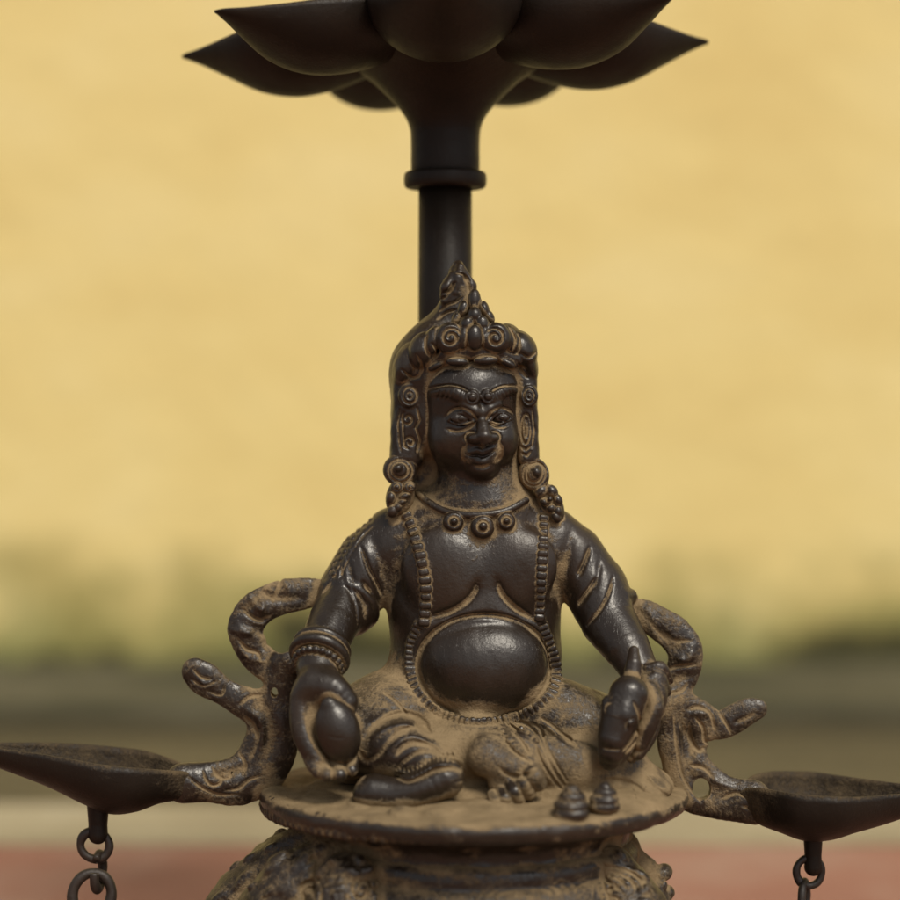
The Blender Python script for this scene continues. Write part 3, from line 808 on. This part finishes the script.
SR = scarf([
    ([(622, 612, 6, 9, 9), (640, 613, 0, 11, 9), (657, 622, -6, 13, 9), (674, 634, -8, 14, 9), (685, 650, -10, 14, 9), (684, 668, -10, 13.5, 9), (676, 686, -10, 13, 9), (672, 702, -12, 13, 11)], 4),
    ([(664, 704, -20, 10, 11), (668, 730, -18, 9.5, 10), (672, 756, -16, 9.5, 10), (678, 778, -14, 10, 10), (690, 798, -14, 11, 10), (712, 804, -16, 11, 10), (736, 804, -18, 14, 13), (754, 804, -20, 16, 18)], 5),
    ([(674, 702, -14, 10, 10), (688, 712, -12, 14, 10), (695, 726, -10, 15, 10), (690, 746, -10, 13, 9), (696, 764, -12, 11, 9), (710, 778, -14, 10.5, 9), (728, 789, -16, 10, 10), (750, 796, -20, 13, 11)], 6),
    ([(700, 718, -10, 13, 9), (718, 725, -10, 11, 8), (734, 719, -10, 11.5, 7), (748, 711, -10, 10.5, 7), (757, 709, -10, 8, 6)], 6)],
    [([(664, 632), (674, 640), (690, 640)], 2.0, 2.4), ([(660, 672), (676, 666), (696, 664)], 2.0, 2.4), ([(668, 692), (680, 690), (688, 682)], 1.8, 2.2), ([(674, 655), (684, 660), (690, 656)], 3.0, -1.6), ([(648, 618), (656, 630), (668, 640)], 2.5, 2.0),
     ([(688, 722), (690, 738), (698, 750), (704, 746)], 1.8, 2.6), ([(694, 716), (702, 726), (704, 740), (710, 742)], 2.0, 2.8), ([(686, 708), (698, 706), (710, 714), (714, 730)], 2.0, 2.6), ([(720, 714), (726, 724), (730, 732)], 1.8, 2.2),
     ([(734, 722), (744, 718), (754, 713)], 2.4, 2.0), ([(690, 764), (702, 766), (712, 776)], 2.2, 2.6), ([(720, 796), (734, 790), (746, 794)], 1.8, 2.2), ([(660, 630), (672, 646), (680, 640)], 5.0, 3.0), ([(676, 660), (688, 656), (692, 648)], 4.5, -2.6), ([(666, 684), (678, 678), (690, 676)], 5.0, 3.0), ([(640, 606), (650, 614), (652, 628)], 4.0, -2.4), ([(690, 712), (708, 712), (716, 724)], 4.0, -2.8), ([(684, 728), (692, 744), (690, 756)], 5.0, 3.0), ([(706, 770), (716, 780), (730, 784)], 4.0, -2.2), ([(672, 714), (676, 750), (684, 780), (700, 800)], 1.6, 2.0), ([(740, 802), (750, 806)], 1.6, 2.0)],
    [(701, 788, -14, 8.5, 30, 10.5, 2.5, 0, 'sub'), (668, 735, -14, 2, 2, 2, 1, 0, 'add')])
scr_ = sdf_obj('scarf', SR, .75, M_BR, lamp, base=.37, gain=1.0)

# ================================================================ PEDESTAL
def lathe_op(prof, cx, cy, k=4, sx=1.0):
    pl = np.array(prof, F)     # closed polygon (r, z)
    n = len(pl)
    def fn(Q):
        r = np.sqrt(((Q[0] - F(cx)) / F(sx)) ** 2 + (Q[1] - F(cy)) ** 2); z = Q[2]
        D = None; s = np.ones(Q.shape[1], bool)
        for i in range(n):
            a, b = pl[i], pl[(i + 1) % n]; e = b - a
            x, y = r - a[0], z - a[1]
            t = np.clip((x * e[0] + y * e[1]) / F(float((e * e).sum()) + 1e-6), 0, 1)
            d = (x - t * e[0]) ** 2 + (y - t * e[1]) ** 2
            D = d if D is None else np.minimum(D, d)
            c1 = z >= a[1]; c2 = z < b[1]; c3 = e[0] * y > e[1] * x
            s ^= (c1 & c2 & c3) | (~c1 & ~c2 & ~c3)
        return np.sqrt(D) * np.where(s, 1, -1).astype(F)
    R = float(pl[:, 0].max())
    return Op((cx - R * sx, cy - R, pl[:, 1].min()), (cx + R * sx, cy + R, pl[:, 1].max()), fn, 'add', k)
CX = 24.0
PED = []
rim = smooth([(0, -356), (120, -359), (180, -363), (202, -363.5), (211, -367), (213.5, -374), (210, -382), (199, -386), (178, -390), (163, -398), (157, -408), (158, -418)], 4).tolist()
PED.append(lathe_op(rim + [(0, -418)], CX, 0, 1))
# dust heaped unevenly on the top and knots in the rim
for i in range(60):
    a = random.uniform(0, 2 * math.pi); r = random.uniform(110, 178)
    PED.append(ell((CX + r * math.cos(a), r * math.sin(a), -362), (random.uniform(8, 22), random.uniform(8, 22), random.uniform(2, 5)), 5))
PED.append(ell((CX + 122, -80, -364), (56, 56, 11), 10))
ROPE = []
for i in range(132):
    a = -math.pi * .5 - math.pi * .98 + i * (2 * math.pi / 132)
    x, y = CX + 208 * math.cos(a), 208 * math.sin(a)
    front = math.degrees(math.atan2(y, x - CX))
    if -96 < front < 12: continue           # worn smooth at the front right
    r = 5.0 * (.55 if -112 < front <= -96 else .8 if -124 < front <= -112 else 1) * random.uniform(.9, 1.08)
    ROPE.append(tube([(x + 2.0, y - 1, -369), (x - 1, y + 1, -382)], [r * .85, r * 1.05], 1.8))
MOLD = []
mp_ = smooth([(150, -412), (158, -414), (164, -419), (166, -426), (166, -434), (172, -440), (178, -450), (180, -460), (176, -470)], 4).tolist()
MOLD.append(lathe_op([(100, -411)] + mp_ + [(100, -470)], CX, 0, 1))
SK = []
sk = smooth([(150, -462), (170, -462), (186, -470), (196, -490), (206, -520), (222, -560), (236, -596), (240, -618), (236, -623.5)], 4).tolist()
SK.append(lathe_op([(60, -462)] + sk + [(60, -623.5)], CX, 0, 1))
# carved creatures and foliage that bulge from the skirt
rs = random.Random(3)
for pts in ([(322, 842, -40, 26), (286, 866, -30, 32), (248, 902, -20, 36), (226, 940, -10, 40)], [(330, 862, -90, 28), (300, 890, -90, 40), (270, 940, -80, 50)], [(350, 880, -130, 26), (340, 930, -140, 50)],
            [(620, 852, -20, 18), (634, 878, -20, 26), (642, 920, -20, 34)], [(610, 872, -90, 26), (626, 910, -100, 40)]):
    SK.append(tube([P(*p[:3]) for p in pts], [p[3] for p in pts], 12))
for (u, v, r, Y) in ((282, 836, 8, -20), (262, 854, 10, -20), (246, 870, 7, -20), (232, 884, 8, -20), (664, 872, 8, -20), (668, 892, 7, -20)):
    SK.append(ell(P(u, v, Y), (r, r * 1.2, r), 3))
SKH = list(SK)
uvs = [(rs.uniform(212, 690), rs.uniform(842, 930)) for i in range(150)]
for (u, v), y in zip(uvs, hit(SKH, uvs, -330, 120)):
    if np.isnan(y): continue
    r = rs.uniform(4, 8.0); big = u < 330
    SK.append(ell(P(u, v, y + r * .5), (r * rs.uniform(1.2, 2.6 if big else 1.6), r, r * rs.uniform(.7, 1.0)), 2.0, (0, (-38 + rs.gauss(0, 9) if big else rs.uniform(-60, 60)), 0)))
uvs = [(rs.uniform(335, 470), 884 + abs(rs.gauss(0, 9))) for i in range(90)]
for (u, v), y in zip(uvs, hit(SKH, uvs, -330, 120)):
    r = rs.uniform(2.4, 4.6)
    if not np.isnan(y): SK.append(ell(P(u, v, y), (r, r, r), .8))
uvs = [(rs.uniform(300, 640), rs.uniform(872, 930)) for i in range(16)]
for (u, v), y in zip(uvs, hit(SKH, uvs, -330, 120)):
    if not np.isnan(y): SK.append(carve(spiral(u, v, rs.uniform(8, 15), 2, rs.choice((-1.5, 1.5)), rs.uniform(0, 360)), y, 1.8, 3.0, (y - 60, y + 25)))
for k_, (u0, u1) in enumerate(((470, 580), (550, 650))):
    for j in range(4):
        c = (u0 + u1) / 2; w_ = (u1 - u0) / 2 - j * 9; h_ = 20 - j * 4
        uv = [(c + w_ * math.cos(t), 904 - h_ * math.sin(t)) for t in np.linspace(0, math.pi, 12)]
        SK.append(carve(uv, -190, 1.8, 3.0, (-330, -60)))
PED.append(uneven(PED, .2, ((44, 1.4), (19, .7), (8, .35)), 5)); SK.append(uneven(SK, .26, ((22, 1), (9, .4)), 8)); MOLD.append(uneven(MOLD, .16, ((50, 1.4), (16, .6)), 9))
ped = sdf_obj('pedestal', PED, 1.3, M_BR, lamp, base=.04, up=.74, low=.1)
sdf_obj('rope_border', ROPE, .8, M_BR, ped, base=.12)
sdf_obj('moulding_ring', MOLD, 1.4, M_BR, ped, base=.34, up=.3)
sdf_obj('ornate_skirt', SK, 1.35, M_BR, ped, base=.34, gain=.9)
for (u, v, Y, s) in ((571, 815, -176, 1.0), (604, 808, -156, .86)):
    J = [ell(P(u, v - 2 * s, Y), (17 * s, 17 * s, 9 * s), 1), ell(P(u, v - 10 * s, Y), (16 * s, 16 * s, 7.5 * s), 1.5), ell(P(u + 1, v - 18 * s, Y), (12.5 * s, 12.5 * s, 7 * s), 1.5), ell(P(u + 1, v - 24.5 * s, Y), (7 * s, 7 * s, 5.5 * s), 1.5)]
    J.append(uneven(J, .2, ((14, 1), (7, .4)), 3)); sdf_obj('jewel_mound', J, .7, M_BR, ped, base=.08)

# ================================================================ mesh helpers for lathes and leaf bowls
def lathe(name, prof, cx, cy, mat, parent, seg=96, dust=.22):
    pr = np.array(prof, float); n = len(pr)
    a = np.linspace(0, 2 * math.pi, seg, endpoint=False)
    V = np.stack([cx + pr[:, None, 0] * np.cos(a), cy + pr[:, None, 0] * np.sin(a), np.repeat(pr[:, 1][:, None], seg, 1)], -1).reshape(-1, 3)
    i, j = np.meshgrid(np.arange(n - 1), np.arange(seg), indexing='ij'); j2 = (j + 1) % seg
    Q = np.stack([i * seg + j, i * seg + j2, (i + 1) * seg + j2, (i + 1) * seg + j], -1).reshape(-1, 4)
    return np_obj(name, V, Q, mat, parent, np.full(len(V), dust))

def leaf_bowl(name, stations, T_, mat, parent, thick=3.0, ns=60, nt=33, dusty=.55, keel=1.0, arm=None):
    """stations: (s, half width, rim height, keel height) along local x; T_ maps local points to model space"""
    st = smooth(stations, 12); st = np.stack([np.interp(np.linspace(0, 1, ns), np.linspace(0, 1, len(st)), st[:, i]) for i in range(4)], 1)
    st[:, 1] = np.maximum(st[:, 1], .6)
    th = np.linspace(-1, 1, nt) * math.pi / 2
    def shell(off):
        w = np.maximum(st[:, 1] - off, .3)[:, None]; dep = np.maximum(st[:, 2] - st[:, 3] - off, .4)[:, None]
        y = w * np.sin(th)[None, :]; z = st[:, 2][:, None] - dep * (np.abs(np.cos(th)) ** keel)[None, :]
        x = np.repeat(st[:, 0][:, None], nt, 1)
        return np.stack([x, y + 0 * z, z], -1)
    A, Bm = shell(0), shell(thick)
    V = np.concatenate([A.reshape(-1, 3), Bm.reshape(-1, 3)]); n = ns * nt
    i, j = np.meshgrid(np.arange(ns - 1), np.arange(nt - 1), indexing='ij')
    Qo = np.stack([i * nt + j, (i + 1) * nt + j, (i + 1) * nt + j + 1, i * nt + j + 1], -1).reshape(-1, 4)
    Qi = Qo[:, ::-1] + n
    R = []
    for i in range(ns - 1):
        R.append((i * nt, i * nt + n, (i + 1) * nt + n, (i + 1) * nt))
        k = nt - 1; R.append((i * nt + k, (i + 1) * nt + k, (i + 1) * nt + k + n, i * nt + k + n))
    for j in range(nt - 1):
        R.append((j, j + 1, j + 1 + n, j + n)); k = (ns - 1) * nt
        R.append((k + j, k + j + n, k + j + 1 + n, k + j + 1))
    Q = np.concatenate([Qo, Qi, np.array(R)])
    d = np.concatenate([np.full(n, .24), np.full(n, dusty)]).reshape(2, ns, nt); d[:, :, 0] = d[:, :, -1] = .66
    if arm is not None: d += (.5 * np.exp(-((st[:, 0] - arm) / 20) ** 2))[None, :, None]
    d = d.ravel()
    return np_obj(name, T_(V), Q, mat, parent, d)

# shaft, collar, lotus
SX, SY = -5.0, 80.0
sh = lathe('shaft', [(0, -366), (28, -366), (28, 100), (27.6, 244), (0, 244)], SX, SY, M_DK, lamp)
lathe('collar', smooth([(27, 240), (38, 240.3), (42, 242.5), (43, 249), (42, 255.5), (38, 257.7), (30, 258)], 3).tolist(), SX, SY, M_DK, sh)
cal = [(28, 250), (35, 256), (35.6, 285), (37, 303), (44, 318), (60, 336), (80, 354), (104, 368), (126, 380), (120, 392), (60, 398), (0, 398)]
lot = lathe('lotus', smooth(cal, 4).tolist(), SX, SY, M_DK, lamp)
for i in range(7):
    a = math.radians(-90 + (0, 49, 102, 154, 206, 258, 310.5)[i])
    c, s = math.cos(a), math.sin(a)
    dz = -7 * math.cos(a) * 1.0
    tw = random.uniform(-3, 3)
    def TT(V, c=c, s=s, dz=dz, tw=tw):
        x, y, z = V[:, 0], V[:, 1], V[:, 2]
        z = z + tw * (x / 260) ** 2
        X = x * c - y * s
        return np.stack([SX + X, SY + x * s + y * c, z + .018 * X], -1)
    leaf_bowl('petal', [(70, 34, 416, 366), (95, 58, 417, 357), (130, 73, 415, 348), (165, 75, 411, 345), (200, 64, 406, 352), (235, 41, 401, 369), (262, 21, 398, 383), (280, 8, 397, 391), (286, 3, 396, 393)], TT, M_DK, lot, 4.0, dusty=.3, keel=.9)

# dishes
def dish(Y, st, parent, arm_u):
    stations = []
    for (u, hw, vr, vk) in st:
        p = P(u, vr, Y); q = P(u, vk, Y); stations.append((p[0], hw, p[2], q[2]))
    def TT(V): return np.stack([V[:, 0], Y + V[:, 1], V[:, 2]], -1)
    return leaf_bowl('lamp_dish', stations, TT, M_DK, parent, 3.2, 70, 41, .62, .8, P(arm_u, 0, Y)[0])
dl = dish(-20, [(-52, 2, 746, 749), (-25, 10, 745, 759), (0, 20, 745.5, 768), (49, 38, 748.5, 786), (85, 50, 752.5, 803), (112, 55, 756, 813), (137, 53, 759, 811), (160, 40, 763, 803), (178, 24, 767, 800), (188, 13, 770, 797), (198, 4, 776, 790)], lamp, 188)
dr = dish(-20, [(736, 4, 793, 803), (745, 14, 786, 811), (757, 36, 782, 823), (778, 62, 782, 831), (802, 71, 783, 839), (826, 73, 784, 838), (851, 62, 786, 831), (876, 46, 787, 825), (900, 32, 788, 818), (930, 16, 789, 808), (962, 2, 790, 796)], lamp, 746)
def lug(u, v0, v1, w, Y, parent):
    o = []
    o.append(tube([P(u, v0 - 6, Y), P(u, (v0 + v1) / 2, Y), P(u, v1 - w, Y)], [w * 1.15, w * .95, w], 3))
    return sdf_obj('lug', o, .8, M_DK, parent, base=-.1)
lug(98, 806, 844, 9.8, -20, dl)
lug(813, 834, 876, 8.8, -20, dr)

# chains of open rings
def link_mesh(name, c, R, r, axis_deg, mat, parent, gap=0, gap_at=0, oval=1.0):
    ns, nr = 56, 14
    a0 = math.radians(gap_at + gap / 2); a1 = math.radians(gap_at + 360 - gap / 2)
    closed = gap == 0
    A = np.linspace(a0, a1, ns, endpoint=not closed); t = np.linspace(0, 2 * math.pi, nr, endpoint=False)
    ca, sa = math.cos(math.radians(axis_deg)), math.sin(math.radians(axis_deg))
    V = []
    for a in A:
        for b in t:
            wob = 1 + .10 * math.sin(2 * a + axis_deg) + .05 * math.sin(5 * a + axis_deg * 2)
            rr = R * (1 + .035 * math.sin(2 * a + axis_deg * .7)) + r * wob * math.cos(b)
            x, z, y = rr * math.cos(a), rr * math.sin(a) * oval, r * wob * math.sin(b)
            V.append((c[0] + x * ca - y * sa, c[1] + x * sa + y * ca, c[2] + z))
    Q = []
    for i in range(ns if closed else ns - 1):
        for j in range(nr):
            Q.append((i * nr + j, i * nr + (j + 1) % nr, ((i + 1) % ns) * nr + (j + 1) % nr, ((i + 1) % ns) * nr + j))
    V = np.array(V)
    if not closed:
        for e, rev in ((0, False), (ns - 1, True)):
            idx = [e * nr + j for j in range(nr)]
            ctr = V[idx].mean(0); V = np.vstack([V, ctr]); k = len(V) - 1
            for j in range(0, nr, 2):
                q = (idx[j], k, idx[(j + 2) % nr], idx[j + 1]); Q.append(q if not rev else q[::-1])
    return np_obj(name, V, np.array(Q), mat, parent, np.full(len(V), .18))
M_IR = bronze('rusty_iron', (.020, .014, .010), (.16, .10, .05), .35, .9, .5)
ch1 = tag(empty('chain', None), 'chain of thick iron rings with an open hook link, under the left dish', 'chain', 'chains hanging from the dishes')
ch2 = tag(empty('chain', None), 'short chain of thin iron rings under the dish on the right', 'chain', 'chains hanging from the dishes')
def chain(parent, u, v, Y, spec):
    for (du, dv, R, r, ax_, gap, ga, ov) in spec:
        link_mesh('link', P(u + du, v + dv, Y), R, r, ax_, M_IR, parent, gap, ga, ov)
chain(ch1, 95, 845, -20, [(0, 0, 14.0, 4.4, 4, 0, 0, 1), (3.5, 27, 13.5, 4.4, 82, 50, 150, 1.25), (-3, 50, 19.5, 5.0, 8, 0, 0, 1.1), (-1, 82, 13.5, 4.4, 84, 0, 0, 1.25), (-2, 110, 14, 4.4, 10, 0, 0, 1.1), (0, 138, 13.5, 4.4, 86, 0, 0, 1.2)])
chain(ch2, 809, 872, -20, [(0, 0, 13.2, 4.0, 6, 0, 0, 1), (-5, 26, 12.5, 4.0, 70, 0, 0, 1.2), (-3, 50, 13.5, 4.0, 10, 0, 0, 1.1), (-3, 76, 12.5, 4.0, 84, 0, 0, 1.2), (-3, 102, 13.5, 4.0, 8, 0, 0, 1.1), (-3, 128, 12.5, 4.0, 84, 0, 0, 1.2)])

settle_dust()

# ================================================================ SETTING
def sheet(name, x0, x1, y0, y1, z, mat, nx=2, ny=2, rough=0.0):
    xs = np.linspace(x0, x1, nx); ys = np.linspace(y0, y1, ny)
    X, Y = np.meshgrid(xs, ys, indexing='ij'); Z = np.full_like(X, z)
    if rough: Z = Z + rough * np.random.rand(*X.shape)
    V = np.stack([X, Y, Z], -1).reshape(-1, 3)
    i, j = np.meshgrid(np.arange(nx - 1), np.arange(ny - 1), indexing='ij')
    Q = np.stack([i * ny + j, (i + 1) * ny + j, (i + 1) * ny + j + 1, i * ny + j + 1], -1).reshape(-1, 4)
    return np_obj(name, V, Q, mat)
def slab(name, x0, x1, y0, y1, z0, z1, mat, parent=None):
    V = np.array([(x, y, z) for x in (x0, x1) for y in (y0, y1) for z in (z0, z1)], float)
    Q = np.array([(0, 1, 3, 2), (4, 6, 7, 5), (0, 4, 5, 1), (2, 3, 7, 6), (0, 2, 6, 4), (1, 5, 7, 3)])
    o = np_obj(name, V, Q, mat, parent); o.data.polygons.foreach_set('use_smooth', np.zeros(6, bool)); return o
# wall: yellow limewash with moss and damp creeping up, and shade painted in along the foot
m, nt, b = new_mat('mossy_yellow_plaster')
co = nd(nt, 'ShaderNodeTexCoord').outputs['Object']
sep = nd(nt, 'ShaderNodeSeparateXYZ'); L(nt, co, sep.inputs[0])
mp = nd(nt, 'ShaderNodeMapping'); mp.inputs['Scale'].default_value = (3.2, 3, 5.5); mp.inputs['Rotation'].default_value = (0, .35, 0); L(nt, co, mp.inputs[0])
n1 = noise(nt, 1.0, 5, .6, mp.outputs[0]); n2 = noise(nt, 4, 4, .6, co); n3 = noise(nt, 26, 5, .65, co)
yel = ramp(nt, n1, [(.28, (.73, .55, .215)), (.5, (.79, .62, .26)), (.75, (.84, .685, .33))])
n4 = noise(nt, 5.5, 2, .5, co); n5 = noise(nt, 2.1, 2, .5, co)
hgt = math_n(nt, 'ADD', sep.outputs[2], math_n(nt, 'MULTIPLY', math_n(nt, 'SUBTRACT', n4, .5), -.26))
hgt = math_n(nt, 'ADD', hgt, math_n(nt, 'MULTIPLY', math_n(nt, 'SUBTRACT', n5, .5), -.22))
hgt = math_n(nt, 'ADD', hgt, math_n(nt, 'MULTIPLY', math_n(nt, 'SUBTRACT', n3, .5), -.12))
f1 = mrange(nt, hgt, .155, .03); f2 = mrange(nt, hgt, .05, .0)
c1 = mixc(nt, math_n(nt, 'MULTIPLY', f1, .82), yel, ramp(nt, n4, [(.40, (.105, .14, .032)), (.62, (.25, .21, .055))]))
c2 = mixc(nt, f2, c1, (.05, .046, .013))  # darkest line at the foot: moss, with shade painted into the colour
L(nt, c2, b.inputs['Base Color']); b.inputs['Roughness'].default_value = .92
bp = nd(nt, 'ShaderNodeBump'); bp.inputs['Strength'].default_value = .5; bp.inputs['Distance'].default_value = .01
L(nt, n3, bp.inputs['Height']); L(nt, bp.outputs[0], b.inputs['Normal'])
M_WALL = m
WY = 5500 - CD
wall = slab('wall', -5200, 5200, WY, WY + 400, GZ - 40, 4200, M_WALL)
tag(wall, 'yellow plaster wall with green moss creeping up from its damp foot', 'wall', kind='thing')
# ground
def ground_mat(name, a, bcol, c, scale=8, rough=.9, stretch=(1, 1, 1)):
    m, nt, b = new_mat(name)
    co = nd(nt, 'ShaderNodeTexCoord').outputs['Object']
    mp = nd(nt, 'ShaderNodeMapping'); mp.inputs['Scale'].default_value = stretch; L(nt, co, mp.inputs[0])
    n1 = noise(nt, scale, 5, .6, mp.outputs[0]); n2 = noise(nt, 180, 4, .6, co)
    cc = ramp(nt, n1, [(.32, a), (.5, bcol), (.68, c)])
    cc = mixc(nt, math_n(nt, 'MULTIPLY', n2, .35), cc, tuple(x * .6 for x in bcol))
    L(nt, cc, b.inputs['Base Color']); b.inputs['Roughness'].default_value = rough
    bp = nd(nt, 'ShaderNodeBump'); bp.inputs['Strength'].default_value = .6; bp.inputs['Distance'].default_value = .004
    L(nt, n2, bp.inputs['Height']); L(nt, bp.outputs[0], b.inputs['Normal'])
    return m
M_RED = ground_mat('red_brick_paving', (.22, .09, .055), (.29, .135, .09), (.37, .27, .20), 2.5)
M_PALE = ground_mat('pale_stone', (.23, .185, .11), (.34, .29, .18), (.43, .38, .27), 3.5)
M_OLIVE = ground_mat('damp_earth', (.05, .042, .018), (.082, .066, .028), (.13, .103, .046), 5, .9, (1, 2.2, 1))
M_DRAIN = ground_mat('wet_shaded_drain', (.014, .012, .007), (.026, .022, .012), (.045, .04, .022), 6, .6, (1, 3, 1))  # damp, mossy drain floor with the shade of the band put into its colour
M_GREY = ground_mat('mossy_cement', (.024, .027, .010), (.060, .055, .028), (.13, .12, .075), 4.5)
def yat(v): return 624 * CD / (v - HZ) - CD     # depth of the ground seen at row v
S_ = lambda o: tag(o, kind='structure')
S_(sheet('ground', -9000, 9000, -9000, 9000, GZ - 60, M_OLIVE))
S_(slab('pavement', -5200, 5200, -8000, yat(846), GZ - 55, GZ, M_RED))
S_(slab('kerb', -5200, 5200, yat(846) + 1, yat(806), GZ - 55, GZ + 3, M_PALE))
S_(slab('earth_strip', -5200, 5200, yat(806) + 1, yat(742), GZ - 55, GZ - 6, M_OLIVE))
S_(slab('drain_channel', -5200, 5200, yat(742) + 1, yat(706), GZ - 55, GZ - 30, M_DRAIN))
S_(slab('drain_edge', -5200, 5200, yat(706) + 1, WY - 2, GZ - 55, GZ - 4, M_GREY))

# ================================================================ LIGHT, CAMERA
w = bpy.data.worlds.new('World'); sc.world = w; w.use_nodes = True
nt = w.node_tree; bg = nt.nodes['Background']
sky = nt.nodes.new('ShaderNodeTexSky'); sky.sky_type = 'NISHITA'; sky.sun_disc = False
EL, AZ = math.radians(52), math.radians(150)       # azimuth from +Y clockwise: high, behind the camera's right shoulder
sky.sun_elevation = EL; sky.sun_rotation = AZ; sky.air_density = 1.0; sky.dust_density = 3.0; sky.ozone_density = 1.0
hs = nd(nt, 'ShaderNodeHueSaturation'); hs.inputs['Saturation'].default_value = .18     # overcast: the blue is veiled by cloud
nt.links.new(sky.outputs[0], hs.inputs['Color']); nt.links.new(hs.outputs[0], bg.inputs[0]); bg.inputs[1].default_value = .058
sl = bpy.data.lights.new('sun', 'SUN'); sl.energy = 1.5; sl.angle = math.radians(18); sl.color = (1, .91, .76)
so = bpy.data.objects.new('sun', sl); COL.objects.link(so)
from mathutils import Vector
dirv = Vector((math.sin(AZ) * math.cos(EL), math.cos(AZ) * math.cos(EL), math.sin(EL)))
so.rotation_euler = dirv.to_track_quat('Z', 'Y').to_euler(); so.location = dirv * 8

cam = bpy.data.cameras.new('camera'); co_ = bpy.data.objects.new('camera', cam); COL.objects.link(co_)
co_.location = W(np.array([0, -CD, 0])); co_.rotation_euler = (math.radians(90), 0, 0)
cam.sensor_width = 36; cam.lens = 36 * CD / 900; cam.shift_y = -(450 - HZ) / 900
cam.clip_start = .05; cam.clip_end = 200
cam.dof.use_dof = True; cam.dof.focus_distance = (CD - 45) * PX; cam.dof.aperture_fstop = 2.8; cam.dof.aperture_blades = 0
sc.camera = co_
sc.view_settings.view_transform = 'Standard'; sc.view_settings.look = 'None'; sc.view_settings.exposure = .9; sc.view_settings.gamma = 1
sc.cycles.use_denoising = True
sc.cycles.max_bounces = 6
